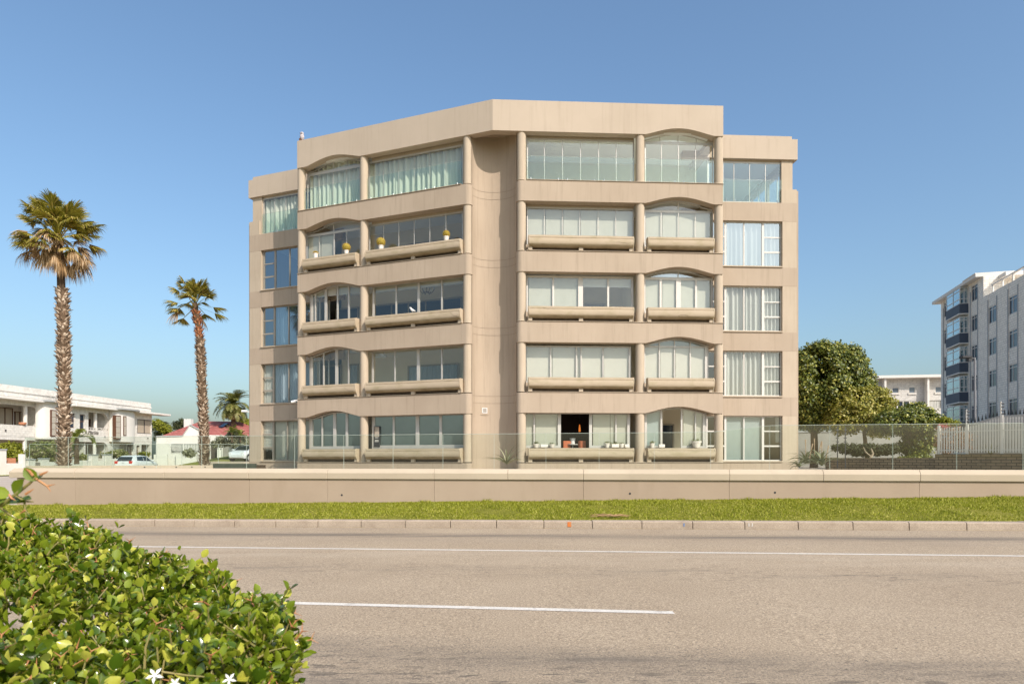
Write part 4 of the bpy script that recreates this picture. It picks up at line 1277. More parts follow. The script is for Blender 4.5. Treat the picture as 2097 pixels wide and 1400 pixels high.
for i in range(3):
    a_ = .4 + i * 2.094
    d = Vector((math.cos(a_), math.sin(a_), 0)); s_ = Vector((-d.y, d.x, .1)) * .06
    c = t.location - Vector((0, 0, .46))
    vs = [c + d * .1 + s_, c + d * .1 - s_, c + d * .62 - s_ * 1.2, c + d * .62 + s_ * 1.2]
    MB().add([tuple(v) for v in vs] + [tuple(v + Vector((0, 0, .012))) for v in vs], [(0, 1, 2, 3), (7, 6, 5, 4), (0, 4, 5, 1), (1, 5, 6, 2), (2, 6, 7, 3), (3, 7, 4, 0)]).build('blade', M['rubber_white'], t)
def bird(base_, s, label, m_, rz=0.0):
    t = thing('bird_ornament', label, 'ornament', base_)
    b = MB(); Mx = Matrix.Translation(base_) @ Matrix.Rotation(rz, 4, 'Z') @ Matrix.Scale(s, 4)
    path = [(-.55, 0, .28), (-.3, 0, .34), (0, 0, .45), (.2, 0, .62), (.3, 0, .82), (.42, 0, .86), (.58, 0, .83)]
    b.tube([Mx @ Vector(p_) for p_ in path], [.03 * s, .11 * s, .2 * s, .15 * s, .1 * s, .1 * s, .015 * s], 10)
    b.build('body', m_, t, smooth=60)
    MB().tube([Mx @ Vector((0, 0, .0)), Mx @ Vector((0, 0, .35))], .03 * s, 6).build('leg', m_, t)
    MB().lathe(base_, [(.2 * s, 0), (.2 * s, .04 * s)], 12).build('base', m_, t)
bird(FL.P(FL.U(844.5, .02), .02, LV[2] + .598), .30, 'small white bird ornament standing on the wide second floor trough', M['rubber_white'], 2.6)
# white owl figure on the roof corner
ow = thing('owl_statue', 'white owl decoy perched on the parapet corner of the angled wing', 'statue', FL.P(FL.U(618.5, -.1), -.1, ROOF + .004))
MB().lathe(ow.location + Vector((0, 0, .05)), [(.04, 0), (.08, .055), (.10, .135), (.09, .21), (.07, .24), (.08, .27), (.084, .31), (.056, .35), (.01, .36)], 16).build('body', surf('owl_white', (.62, .57, .56), (.30, .24, .24), 26, .8, .2), ow, smooth=50)
MB().box((ow.location.x - .12, ow.location.y - .06, ow.location.z), (ow.location.x + .02, ow.location.y + .06, ow.location.z + .11)).build('perch', M['brown_wood'], ow)
for dx in (-.04, .04): MB().lathe(ow.location + Vector((dx - .02, -.08, .33)), [(.016, -.016), (.02, 0), (.016, .016)], 8).build('eye', M['charcoal'], ow)
# notice board leaning in the ground-floor window
pz = FL.U(773, WO - .02)
sg = thing('window_notice', 'black notice with a pale printed square leaning in the ground floor window', 'sign', FL.P(pz, WO + .02, LV[0] + .70))
mb = MB(); FL.box(mb, pz - .15, pz + .15, LV[0] + .70, LV[0] + 1.60, WO + .035, WO + .015); mb.build('board', M['charcoal'], sg)
mb = MB(); FL.box(mb, pz - .12, pz + .12, LV[0] + 1.14, LV[0] + 1.57, WO + .038, WO + .036); mb.build('print', surf('notice_print', (.55, .47, .36), (.22, .18, .15), 9, .7, .2), sg)
mb = MB()
for z_, w_ in ((1.10, .085), (.985, .09), (.935, .10)): FL.box(mb, pz - w_, pz + w_, LV[0] + z_ - .018, LV[0] + z_ + .012, WO + .038, WO + .036)
mb.build('lettering', M['whiteframe'], sg)
# cameras / floodlight on the block
def seccam(p_, d, label):
    t = thing('security_camera', label, 'camera', p_)
    MB().tube([p_, p_ + d * .16], .025, 8).build('bracket', M['rubber_white'], t)
    b = MB().tube([p_ + d * .12 + Vector((0, 0, -.03)), p_ + d * .30 + Vector((0, 0, -.07))], .055, 10).build('housing', M['rubber_white'], t)
    MB().tube([p_ + d * .301 + Vector((0, 0, -.07)), p_ + d * .31 + Vector((0, 0, -.072))], .038, 10).build('lens', M['charcoal'], b)
seccam(FL.P(WL['end'] - .02, -.02, LV[1] - .03), (FL.n * .4 + FL.u * .8).normalized(), 'white bullet camera on the first floor ledge corner of the angled wing')
fl_ = FL.P(ubL + .0, BO - .05, 3.95)
t = thing('floodlight', 'white floodlight on the outer corner of the block before the date palm', 'floodlight', fl_)
d = Vector((-1, 0, 0))
MB().tube([fl_, fl_ + d * .22 + Vector((0, 0, .02))], .022, 8).build('arm', M['rubber_white'], t)
MB().box(tuple(fl_ + Vector((-.42, -.12, -.02))), tuple(fl_ + Vector((-.16, .1, .09)))).build('lamp_head', M['rubber_white'], t, bevel=.02)
# ------------------------------------------------------------------ palms
M['palm_trunk'] = surf('palm_trunk_fibre', (.07, .045, .028), (.14, .095, .06), 14, .9, .1, stretch=(1, 1, .5), bmp=.5, bscale=30)
M['boot'] = leaf_mat('palm_leaf_bases', (.17, .11, .07), (.40, .30, .215), (.58, .48, .37), 0, .85, .1)
M['boot_red'] = leaf_mat('palm_red_bases', (.20, .07, .03), (.36, .16, .08), None, 0, .85, .1)
M['fan_green'] = leaf_mat('fan_palm_leaf', (.13, .125, .016), (.36, .30, .045), (.64, .46, .16), .3, .5, .35)
M['fan_dead'] = leaf_mat('dead_palm_leaf', (.22, .13, .06), (.46, .31, .17), (.66, .50, .33), .15, .9, .1)
def fan_leaf(base_, d, L, spread, nseg, droop, fold, rg, plen):
    """a fan frond: petiole then radiating narrow leaflets that split and hang at the tips"""
    base_ = np.array(base_, float); d = np.array(d, float) / np.linalg.norm(d)
    V, Fc = [], []
    up = np.array([0, 0, 1.0])
    side = np.cross(d, up); side /= max(1e-6, np.linalg.norm(side))
    nrm_ = np.cross(side, d)
    hub = base_ + d * plen - up * plen * .10 * (1 - d[2])
    w = .022
    b = len(V)
    V += [base_ + side * w * 1.6, base_ - side * w * 1.6, hub - side * w, hub + side * w]
    Fc.append((b, b + 1, b + 2, b + 3))
    for i in range(nseg):
        a = (i / (nseg - 1) - .5) * spread
        l = L * (1 - .28 * (abs(a) / (spread / 2)) ** 2) * rg.uniform(.85, 1.08)
        dd = d * math.cos(a) + side * math.sin(a) - nrm_ * fold * abs(math.sin(a))
        dd /= np.linalg.norm(dd)
        ws = np.cross(dd, nrm_); ws /= max(1e-6, np.linalg.norm(ws))
        tilt = rg.normal(0, .5)
        ws = ws * math.cos(tilt) + nrm_ * math.sin(tilt)
        ww = L * .030
        p0 = hub + dd * .03
        p1 = hub + dd * l * .5 - up * droop * l * .06
        p2 = hub + dd * l * .8 - up * droop * l * .26
        p3 = hub + dd * l * .97 - up * droop * l * (.55 + .3 * rg.uniform())
        b = len(V)
        V += [p0 + ws * ww * .25, p0 - ws * ww * .25, p1 + ws * ww, p1 - ws * ww, p2 + ws * ww * .6, p2 - ws * ww * .6, p3]
        Fc += [(b, b + 1, b + 3, b + 2), (b + 2, b + 3, b + 5, b + 4), (b + 4, b + 5, b + 6)]
    return V, Fc
def fans(name, leaves, m, parent):
    V, Fc = [], []
    for v, f in leaves:
        b = len(V); V += v; Fc += [tuple(i + b for i in q) for q in f]
    q4 = np.array([f for f in Fc if len(f) == 4]); q3 = np.array([f for f in Fc if len(f) == 3])
    return np_mesh(name, np.array(V), [q4, q3], m, parent)
def boots(path, rad, n, zlo, zhi, m, name, parent, rg, size=.13):
    """upturned old leaf bases studded over the trunk"""
    path = np.array(path, float); rad = np.array(rad, float)
    zz = rg.uniform(zlo, zhi, n)
    th = np.arange(n) * 2.39996 + rg.normal(0, .12, n)
    cx = np.interp(zz, path[:, 2], path[:, 0]); cy = np.interp(zz, path[:, 2], path[:, 1]); rr = np.interp(zz, path[:, 2], rad)
    outv = np.stack([np.cos(th), np.sin(th), np.zeros(n)], 1)
    P = np.stack([cx, cy, zz], 1) + outv * (rr * .93)[:, None]
    d = outv * rg.uniform(.45, 1.15, n)[:, None] + np.array([0, 0, 1.0]) + rg.normal(0, .16, (n, 3))
    tv = [(-.5, 0, 0), (.5, 0, 0), (.42, .55, .10), (-.42, .55, .10), (.12, 1, .22), (-.2, .92, .2), (-.42, 0, -.22), (.42, 0, -.22), (.3, .55, -.06), (-.3, .55, -.06)]
    tf = [(0, 1, 2, 3), (3, 2, 4, 5), (6, 9, 8, 7), (0, 3, 9, 6), (1, 7, 8, 2), (9, 5, 4, 8), (3, 5, 9), (2, 8, 4)]
    S = np.stack([rg.uniform(.8, 1.25, n) * size, rg.uniform(1.0, 1.9, n) * size, np.full(n, size)], 1)
    V, Fs = scatter(tv, tf, P, frames_from(d, outv), S)
    return np_mesh(name, V, Fs, m, parent)
def fan_palm(name, label, pts_px, Y, rad, base_zz, leaves_n, dead_n, L, seed, boot_hi, red=(None, None), smooth_top=None):
    rg = np.random.default_rng(seed)
    path = [Vector(at(px, py, Y)) for px, py in pts_px]
    path[0].z = base_zz
    t = thing(name, label, 'palm tree', path[0], group='tall fan palms beside the block')
    tr = MB().tube(path, rad, 18).build('trunk', M['palm_trunk'], t, smooth=60)
    zs = [p_.z for p_ in path]
    hi = at(0, boot_hi, Y).z
    bt = boots(path, rad, int((hi - zs[0]) * 130), zs[0], hi, M['boot'], 'leaf_bases', tr, rg, .115)
    if red[0]:
        for r_ in red: boots(path, rad, 70, at(0, r_[1], Y).z, at(0, r_[0], Y).z, M['boot_red'], 'leaf_bases', tr, rg, .13)
    top = np.array(path[-1])
    lv = []
    for i in range(leaves_n):
        el = R(rg.uniform(-18, 88) if i > 6 else rg.uniform(55, 90)); az = i * 2.39996 + rg.normal(0, .2)
        d = [math.cos(el) * math.cos(az), math.cos(el) * math.sin(az), math.sin(el)]
        pl = L * (.75 + .5 * math.cos(el)) * rg.uniform(.8, 1.15)
        lv.append(fan_leaf(top + np.array([0, 0, rg.uniform(-.3, .25)]), d, L * rg.uniform(.75, 1.0), R(rg.uniform(120, 165)), 34, rg.uniform(.12, .6), .45, rg, pl))
    fans('crown', lv, M['fan_green'], t)
    lv = []
    for i in range(dead_n):
        el = R(rg.uniform(-56, 16)); az = i * 2.39996 + 1 + rg.normal(0, .3)
        d = [math.cos(el) * math.cos(az), math.cos(el) * math.sin(az), math.sin(el)]
        lv.append(fan_leaf(top + np.array([0, 0, rg.uniform(-.45, .15)]), d, L * rg.uniform(.6, .9), R(rg.uniform(80, 130)), 26, rg.uniform(.5, 1.1), .8, rg, L * rg.uniform(.75, 1.35)))
    if dead_n: fans('dead_fronds', lv, M['fan_dead'], t)
    return t
fan_palm('fan_palm', 'taller fan palm with a thick brown skirt of dead fronds', [(131, 956, ), (131, 905), (131, 800), (130, 700), (127.5, 596), (125.5, 592), (124, 540), (121.5, 515), (118.5, 482)], 28.0,
         [.225, .215, .205, .205, .20, .15, .14, .145, .15], 1.0, 68, 42, .88, 3, 592)
fan_palm('fan_palm', 'shorter fan palm with a sparse green crown near the block', [(419, 948), (418, 900), (414, 800), (411, 740), (410, 700), (406, 670), (402, 648), (398.5, 620)], 38.0,
         [.235, .23, .22, .215, .20, .13, .19, .13], 1.1, 34, 2, .86, 9, 690, ((637, 668), (672, 692)))
# rust coloured fibre at the glass line of both trunks
# date palm beyond the houses
def frond(base_, az, el, L, rg, droop=1.0, leaflet=.42, n=46):
    """feather frond: rachis curving down, leaflets in two rows"""
    V, Fc = [], []
    h = np.array([math.cos(az), math.sin(az), 0])
    pts = []
    p_ = np.array(base_, float); e = el
    for i in range(n + 1):
        pts.append(p_.copy())
        p_ = p_ + (h * math.cos(e) + np.array([0, 0, math.sin(e)])) * (L / n)
        e -= droop * 1.55 / n * (.5 + i / n)
    side = np.array([-h[1], h[0], 0])
    for i in range(3, n + 1):
        t = i / n
        l = leaflet * (math.sin(math.pi * min(1, .12 + t * .9))) ** .6 + .05
        dirr = pts[i] - pts[i - 1]; dirr /= np.linalg.norm(dirr)
        for s in (-1, 1):
            d = side * s * .8 + dirr * .75 + np.array([0, 0, -.12 + .25 * rg.uniform()]) + rg.normal(0, .08, 3)
            d /= np.linalg.norm(d)
            w = dirr * .022 * (1 + leaflet)
            b = len(V)
            V += [pts[i] - w, pts[i] + w, pts[i] + d * l * .6 + w * .8, pts[i] + d * l * .6 - w * .8, pts[i] + d * l - np.array([0, 0, .1 * l])]
            Fc += [(b, b + 1, b + 2, b + 3), (b + 3, b + 2, b + 4)]
    for i in range(n):
        b = len(V); w = side * (.03 * (1 - i / n) + .006)
        V += [pts[i] - w, pts[i] + w, pts[i + 1] + w, pts[i + 1] - w]
        Fc.append((b, b + 1, b + 2, b + 3))
    return V, Fc
M['date_leaf'] = leaf_mat('date_palm_leaf', (.09, .105, .02), (.20, .20, .05), (.36, .31, .11), .2, .5, .35)
M['date_dead'] = leaf_mat('date_palm_old_leaf', (.22, .17, .07), (.34, .27, .12), None, .1, .8, .2)
M['lime_palm'] = leaf_mat('young_palm_leaf', (.14, .17, .03), (.27, .29, .06), None, .3, .5, .3)
def feather_palm(name, label, px, ytop, ybase, Y, rad, n, L, seed, m, dead=0, leaflet=.42, droop=1.0, emin=-35, group=None, crown_n=40):
    rg = np.random.default_rng(seed)
    b_, t_ = at(px, ybase, Y), at(px, ytop, Y)
    t = thing(name, label, 'palm tree', b_, group=group)
    MB().tube([b_, (b_ + t_) / 2, t_], [rad * 1.1, rad, rad * .95], 12).build('trunk', M['palm_trunk'], t, smooth=60)
    fans('crown', [frond(np.array(t_), i * 2.39996 + rg.normal(0, .1), R(rg.uniform(emin, 82)), L * rg.uniform(.8, 1.1), rg, droop, leaflet, crown_n) for i in range(n)], m, t)
    if dead: fans('dead_fronds', [frond(np.array(t_), i * 2.39996, R(rg.uniform(-75, -35)), L * .7, rg, .5, leaflet, crown_n) for i in range(dead)], M['date_dead'], t)
    return t
feather_palm('date_palm', 'date palm with a round feathery crown beyond the red roof', 478, 828, 900, 84, .28, 70, 2.9, 5, M['date_leaf'], 16, .55)
feather_palm('young_palm', 'young yellow green feather palm in front of the white house', 157, 898, 950, 52, .16, 12, 1.9, 6, M['lime_palm'], 0, .35, 1.5, 10)
feather_palm('feather_palm', 'low feather palm top showing beside the white house roof', 327, 882, 915, 88, .25, 30, 1.9, 8, M['date_leaf'], 0, .45, .9, -20)

# ------------------------------------------------------------------ leafy trees and shrubs
M['tree_leaf'] = leaf_mat('broadleaf', (.05, .075, .010), (.175, .195, .028), (.46, .42, .09), .18, .42, .45)
M['tree_leaf_yellow'] = leaf_mat('yellowish_broadleaf', (.14, .145, .018), (.36, .33, .055), (.60, .50, .16), .28, .45, .4)
M['lime_leaf'] = leaf_mat('lime_shrub_leaf', (.14, .16, .015), (.30, .30, .03), None, .3, .5, .3)
M['hedge_leaf'] = leaf_mat('hedge_leaf', (.13, .15, .03), (.27, .27, .07), (.52, .42, .28), .2, .55, .3)
M['silver_leaf'] = leaf_mat('silver_shrub_leaf', (.16, .16, .09), (.30, .29, .18), (.42, .38, .25), .15, .7, .2)
M['dark_conifer'] = leaf_mat('dark_conifer', (.03, .04, .015), (.08, .085, .03), None, .1, .6, .2)
M['aloe'] = leaf_mat('aloe_leaf', (.13, .15, .075), (.25, .25, .14), None, .05, .6, .3)
def leaf_cloud(blobs, n, size, rg, clump=.45, inner=.15, up=.35):
    """leaf-sized faces gathered in clumps over the skin of ellipsoid lobes (and a few inside)"""
    blobs = np.array(blobs, float)
    area = (blobs[:, 3] * blobs[:, 4] + blobs[:, 4] * blobs[:, 5] + blobs[:, 3] * blobs[:, 5])
    nc = max(12, int(area.sum() * 3.2 / (clump ** 2)))
    bi = rg.choice(len(blobs), nc, p=area / area.sum())
    d = norm(rg.normal(0, 1, (nc, 3)))
    C = blobs[bi, :3] + d * blobs[bi, 3:] * rg.uniform(.80, 1.03, (nc, 1))
    keep = np.ones(nc, bool)
    for k, b in enumerate(blobs):
        q = (((C - b[:3]) / b[3:]) ** 2).sum(1)
        keep &= ~((q < .55) & (bi != k))
    C, d = C[keep], d[keep]
    wgt = rg.uniform(.3, 1.6, len(C))
    ci = rg.choice(len(C), n, p=wgt / wgt.sum())
    off = rg.normal(0, 1, (n, 3)); off = norm(off) * (rg.uniform(0, 1, (n, 1)) ** .45) * clump * rg.uniform(.7, 1.2, (n, 1))
    off[:, 2] *= .75
    P = C[ci] + off
    ni = int(n * inner)
    bi2 = rg.choice(len(blobs), ni, p=area / area.sum())
    P[:ni] = blobs[bi2, :3] + norm(rg.normal(0, 1, (ni, 3))) * blobs[bi2, 3:] * rg.uniform(.45, .85, (ni, 1))
    nrm_ = norm(off / clump + d[ci] * .7 + np.array([0, 0, up]) + rg.normal(0, .45, (n, 3)))
    dr = norm(np.cross(nrm_, rg.normal(0, 1, (n, 3))) + d[ci] * .3)
    s = size * rg.uniform(.6, 1.25, n)
    return scatter(SMALL_V, SMALL_F, P, frames_from(dr, nrm_), s)
def px_blob(px, py, Y, rpx, rpy, ry=None, dY=0.0):
    c = at(px, py, Y + dY)
    rx, rz = rpx * (Y + dY) / F, rpy * (Y + dY) / F
    return (c.x, c.y, c.z, rx, ry or rx, rz)
def tree(name, label, base_, limbs, blobs, n, size, m, seed, clump=.45, group=None, cat='tree', bark=None, extra=None):
    rg = np.random.default_rng(seed)
    t = thing(name, label, cat, base_, group=group)
    if limbs:
        mb = MB()
        for pts_, rad in limbs: mb.tube(pts_, rad, 9)
        mb.build('trunk', bark or M['bark'], t, smooth=60)
    V, Fs = leaf_cloud(blobs, n, size, rg, clump)
    np_mesh('crown' if cat == 'tree' else 'foliage', V, Fs, m, t)
    return t
YT = 37.0
b0 = at(1666, 956, YT); b0.z = 1.0
def T(px, py, dy=0.0): return at(px, py, YT + dy)
tree('shade_tree', 'largest round dark green tree at the end wall of the block', b0,
     [([b0, T(1668, 930), T(1667, 890), T(1663, 840), T(1655, 790)], [.22, .2, .18, .13, .05]), ([T(1667, 890), T(1690, 850), T(1712, 805), T(1722, 770)], [.15, .12, .08, .03]),
      ([T(1664, 850), T(1645, 815), T(1638, 780)], [.1, .07, .03]), ([T(1690, 850), T(1730, 830, -1), T(1760, 800, -1)], [.09, .06, .02])],
     [px_blob(1672, 782, YT, 56, 76, 2.0), px_blob(1720, 772, YT, 50, 62, 1.8), px_blob(1640, 800, YT, 34, 72, 1.6), px_blob(1744, 800, YT, 34, 46, 1.4), px_blob(1690, 735, YT, 44, 26, 1.3, .4), px_blob(1648, 850, YT, 22, 24, 1.0), px_blob(1745, 745, YT, 20, 22, .8), px_blob(1676, 856, YT, 34, 20, 1.2), px_blob(1715, 850, YT, 26, 24, 1.2)],
     72000, .15, M['tree_leaf'], 21, .38)
YS = 35.0
b1 = at(1778, 960, YS); b1.z = 1.0
tree('small_tree', 'yellow green bushy tree between the large tree and the flat roofed house', b1,
     [([b1, at(1772, 905, YS), at(1765, 850, YS), at(1758, 820, YS)], [.12, .1, .06, .03])],
     [px_blob(1752, 838, YS, 44, 36, 1.2), px_blob(1788, 836, YS, 34, 38, 1.1), px_blob(1735, 862, YS, 36, 22, 1.0), px_blob(1800, 868, YS, 24, 26, .9)],
     24000, .14, M['tree_leaf_yellow'], 22, .34)
YR = 32.0
b2 = at(1862, 965, YR); b2.z = 1.0
tree('small_tree', 'low spreading green tree with a creeper wrapped trunk behind the glass fence', b2,
     [([b2, at(1862, 920, YR), at(1861, 880, YR), at(1858, 850, YR)], [.15, .15, .13, .05]), ([at(1862, 890, YR), at(1890, 862, YR)], [.06, .02]), ([at(1862, 890, YR), at(1835, 862, YR)], [.06, .02])],
     [px_blob(1850, 862, YR, 48, 24, 1.2), px_blob(1888, 862, YR, 26, 22, .9), px_blob(1820, 868, YR, 28, 18, .8), px_blob(1874, 846, YR, 28, 14, .8), px_blob(1885, 900, YR, 26, 26, .6), px_blob(1865, 925, YR, 18, 30, .35), px_blob(1880, 940, YR, 24, 18, .5)],
     21000, .125, M['tree_leaf'], 23, .3)
YB = 31.0
b3 = at(1785, 962, YB); b3.z = 1.05
tree('hedge', 'dark clipped low hedge behind the glass fence under the trees', at(1740, 962, YB), [], [px_blob(1775, 921, YB, 55, 9, .5), px_blob(1730, 917, YB, 25, 6, .4), px_blob(1815, 920, YB, 25, 8, .5)], 9000, .09, M['dark_conifer'], 24, .16, cat='hedge')
tree('low_shrub', 'lower dark green shrub growing under the creeper wrapped tree', at(1850, 962, YB), [], [px_blob(1852, 950, YB, 32, 12, .5), px_blob(1882, 945, YB, 22, 14, .4)], 5000, .09, M['tree_leaf'], 25, .16, cat='shrub')
# crooked bare stem with pale bark behind the glass
t = thing('bare_shrub', 'crooked pale bare stem behind the glass fence', 'shrub', at(1779, 958, 30))
MB().tube([at(1778, 960, 30), at(1781, 940, 30), at(1788, 928, 30), at(1784, 918, 30)], [.07, .06, .045, .02], 7).tube([at(1784, 935, 30), at(1772, 925, 30), at(1768, 915, 30)], [.04, .03, .015], 6).build('stem', surf('pale_bark', (.32, .25, .17), (.40, .32, .23), 10, .9, .1), t, smooth=60)
# left-hand shrubs and hedges of the white house
tree('hedge', 'tall boxy flecked hedge behind the white piers', at(95, 945, 58.5), [], [px_blob(84, 922, 58.5, 20, 15, .8), px_blob(104, 920, 58.5, 20, 14, .8), px_blob(116, 926, 58.5, 12, 16, .7), px_blob(75, 930, 58.5, 10, 11, .6), px_blob(100, 936, 58.5, 18, 8, .6)], 14000, .17, M['hedge_leaf'], 31, .3, cat='hedge')
tree('shrub', 'lime green shrub overflowing a planter on the white wall', at(22, 945, 54), [], [px_blob(8, 919, 54, 16, 8, .8), px_blob(24, 920, 54, 14, 12, .6), px_blob(37, 930, 54, 9, 10, .5), px_blob(20, 934, 54, 8, 9, .5)], 5200, .16, M['lime_leaf'], 32, .28, cat='shrub')
tree('shrub', 'flat topped green shrub between the white piers by the arches', at(168, 945, 56), [], [px_blob(165, 937, 61.5, 13, 6, .6), px_blob(178, 938, 61.5, 8, 5, .5)], 1500, .16, M['hedge_leaf'], 33, .25, cat='shrub')
tree('shrub', 'wider dull green shrub bed above the white hatchback', at(232, 945, 60), [], [px_blob(222, 931, 65, 16, 4, .6), px_blob(243, 927, 65, 13, 5, .7), px_blob(250, 934, 65, 10, 4, .5)], 2400, .17, M['hedge_leaf'], 34, .28, cat='shrub')
tree('shrub', 'small trimmed shrub at the entrance of the white house', at(296, 945, 63), [], [px_blob(296, 929, 69, 10, 2.6, .5)], 600, .16, M['lime_leaf'], 35, .2, cat='shrub')
tree('silver_bush', 'silvery grey bush hanging over the garden wall near the block', at(480, 930, 63), [([at(472, 928, 63), at(473, 912, 63), at(480, 902, 63)], [.16, .14, .08])],
     [px_blob(482, 902, 63, 17, 11, .9), px_blob(498, 908, 63, 14, 12, .9), px_blob(458, 902, 63, 10, 8, .7), px_blob(446, 910, 63, 8, 8, .6), px_blob(478, 890, 63, 8, 7, .6)], 7500, .17, M['silver_leaf'], 36, .32, cat='shrub', bark=M['white_paint'])
tree('shrub', 'dark leafy bush beside the half hidden white car', at(482, 935, 64.5), [], [px_blob(484, 922, 64.5, 11, 10, .6), px_blob(493, 916, 64.5, 8, 8, .5)], 1800, .16, M['tree_leaf'], 37, .28, cat='shrub')
tree('conifer', 'dark green tree top left of the chimney', at(371, 890, 95), [], [px_blob(368, 872, 95, 9, 9, .9), px_blob(380, 876, 95, 6, 10, .8), px_blob(374, 866, 95, 5, 7, .6)], 3000, .22, M['dark_conifer'], 38, .4)
tree('small_tree', 'bright yellow green tree behind the red roof next to the block', at(503, 890, 88), [], [px_blob(500, 866, 88, 14, 9, 1.2), px_blob(510, 872, 88, 12, 12, 1.2), px_blob(490, 868, 88, 7, 5, .8)], 3600, .24, M['lime_leaf'], 39, .42)
tree('shrub', 'yellow green bush between the white house and the red roof', at(336, 893, 86), [], [px_blob(334, 876, 86, 10, 8, .9), px_blob(322, 868, 86, 8, 8, .8), px_blob(345, 882, 86, 8, 5, .7)], 2400, .22, M['lime_leaf'], 40, .4, cat='shrub')
for px, lab in ((475, 'small palm like shrub growing out of the silvery bush'), (492, 'second shorter palm like shrub beside the silvery bush')):
    feather_palm('fan_shrub', lab, px, 886 if px == 475 else 894, 905, 62, .08, 14, .9, 50 + px, M['lime_palm'], 0, .22, .7, 20, crown_n=16)
tree('pot_shrub', 'spiky grass like plant in the white planter by the sloping lawn', at(388, 940, 66), [], [px_blob(388, 927, 66, 8, 6, .5)], 700, .22, M['silver_leaf'], 41, .25, cat='shrub')

# aloes at the end wall
def rosette(name, label, c, n, L, seed, m, el=(10, 75), group=None, droop=.9, w=.045):
    rg = np.random.default_rng(seed)
    t = thing(name, label, 'plant', c, group=group)
    mb = MB()
    for i in range(n):
        az = i * 2.39996 + rg.normal(0, .15); e = R(rg.uniform(*el)); l = L * rg.uniform(.75, 1.1)
        h = Vector((math.cos(az), math.sin(az), 0)); s_ = Vector((-h.y, h.x, 0))
        p_ = Vector(c); vs = []
        for k in range(7):
            ww = w * (1 - (k / 6) ** 1.4) + .002
            vs += [p_ + s_ * ww, p_ - Vector((0, 0, ww * .5)), p_ - s_ * ww]
            p_ = p_ + (h * math.cos(e) + Vector((0, 0, math.sin(e)))) * (l / 6)
            e -= droop / 6 * rg.uniform(.8, 1.6)
        b = len(mb.v)
        fs = []
        for k in range(6):
            q = k * 3
            fs += [(q, q + 1, q + 4, q + 3), (q + 1, q + 2, q + 5, q + 4)]
        mb.add(vs, fs)
    mb.build('foliage', m, t, recalc=False, smooth=60)
    return t
GA = 'aloes at the end wall of the block'
for i, (px, py, Y, L, n, lab) in enumerate(((1650, 948, 24.5, .80, 26, 'arching grey green aloe at the foot of the end wall'), (1683, 952, 24.2, .85, 28, 'wide arching aloe on the edge of the coping'), (1668, 945, 25.0, .7, 22, 'smaller aloe between the two larger ones'), (1637, 955, 23.8, .6, 16, 'lowest aloe nearest to the block corner'))):
    c = at(px, py, Y)
    t = rosette('aloe', lab, c, n, L, 60 + i, M['aloe'], (20, 85), GA, 1.3)
    if i < 3:
        for dx, h in ((0, .75), (.12, .6)):
            mb = MB(); mb.tube([c + Vector((dx, 0, .1)), c + Vector((dx * 1.6, 0, .1 + h * .6)), c + Vector((dx * 2.1, .02, .1 + h))], [.014, .012, .022], 6)
            mb.build('flower_stalk', surf('dry_stalk', (.36, .24, .14), (.44, .31, .2), 9, .9, .1), t)
rosette('palm_sapling', 'low dry feathery plant at the foot of the curved recess', at(1038, 950, 24.6), 22, 1.0, 71, M['silver_leaf'], (25, 85), None, .8, .03)
rosette('agave', 'spiky pale agave on the old brick wall behind the palisade', at(2028, 929, 27.0), 24, .55, 72, M['aloe'], (20, 85), None, .2, .03)

# ------------------------------------------------------------------ side street and sloping lawn on the far side
def sheet_on(name, xs, ys, m, lift): return tag(grid_mesh(name, xs, ys, lambda x, y: ground_z(x, y) + lift, m), kind='structure')
sheet_on('side_street', lin(-46, -17, 14), lin(21.9, 60, 26), M['side_road'], .02)
sheet_on('street_lawn', lin(-46, -36.2, 6), lin(45.5, 51.5, 4), M['lawn'], .06)
sheet_on('sloping_lawn', lin(-36.5, -8, 18), lin(57.5, 82, 18), M['lawn'], .05)
sheet_on('bounce_ground', lin(14, 80, 30), lin(28, 130, 40), M['side_road'], .05)  # unseen ground, paved pale to bounce light onto the flats

# ------------------------------------------------------------------ white two-storey house
HA, HB = at(0, 0, 58.0), at(310, 0, 79.0)
HF = Frame(HA, HB)
house = thing('white_house', 'long white two storey house with brown windows and flat canopies', 'house', HF.P(10, 0, .3))
uE = HF.U(311); uS = -9.0
def hz(px, py, o=0.0): return HF.Z(px, py, o)
Zc, Zs, Zl = 6.62, 3.50, 4.50                          # canopy soffit, balcony soffit, balcony sill
mb = MB()
rec = [(uS, HF.U(82)), (HF.U(181), HF.U(222)), ]        # recessed balconies
ops_up = [(rec[0][0], rec[0][1], Zl, 6.25), (HF.U(143), HF.U(154), 4.55, 5.95), (HF.U(163.5), HF.U(174), 4.5, 5.95), (rec[1][0], rec[1][1], 4.5, 6.25), (HF.U(265), HF.U(276), 4.5, 6.05), (HF.U(281), HF.U(310.3), 4.4, 6.0)]
def wall_with_openings(fr, mb, u0, u1, z0, z1, ops, o0, o1):
    u = u0
    for a, b, za, zb in sorted(ops):
        if a > u: fr.box(mb, u, a, z0, z1, o0, o1)
        if za > z0: fr.box(mb, a, b, z0, za, o0, o1)
        if zb < z1: fr.box(mb, a, b, zb, z1, o0, o1)
        u = b
    if u < u1: fr.box(mb, u, u1, z0, z1, o0, o1)
wall_with_openings(HF, mb, uS, uE, Zs, Zc, ops_up, 0, -.3)
ops_dn = [(uS, HF.U(84), .25, 3.2), (HF.U(115), HF.U(140), .25, 3.15), (HF.U(146), HF.U(222), .25, 3.25), (HF.U(245), HF.U(260), .9, 3.2), (HF.U(261), HF.U(273), .25, 3.1), (HF.U(280), HF.U(287), 1.0, 3.05), (HF.U(290), HF.U(307), .25, 3.15)]
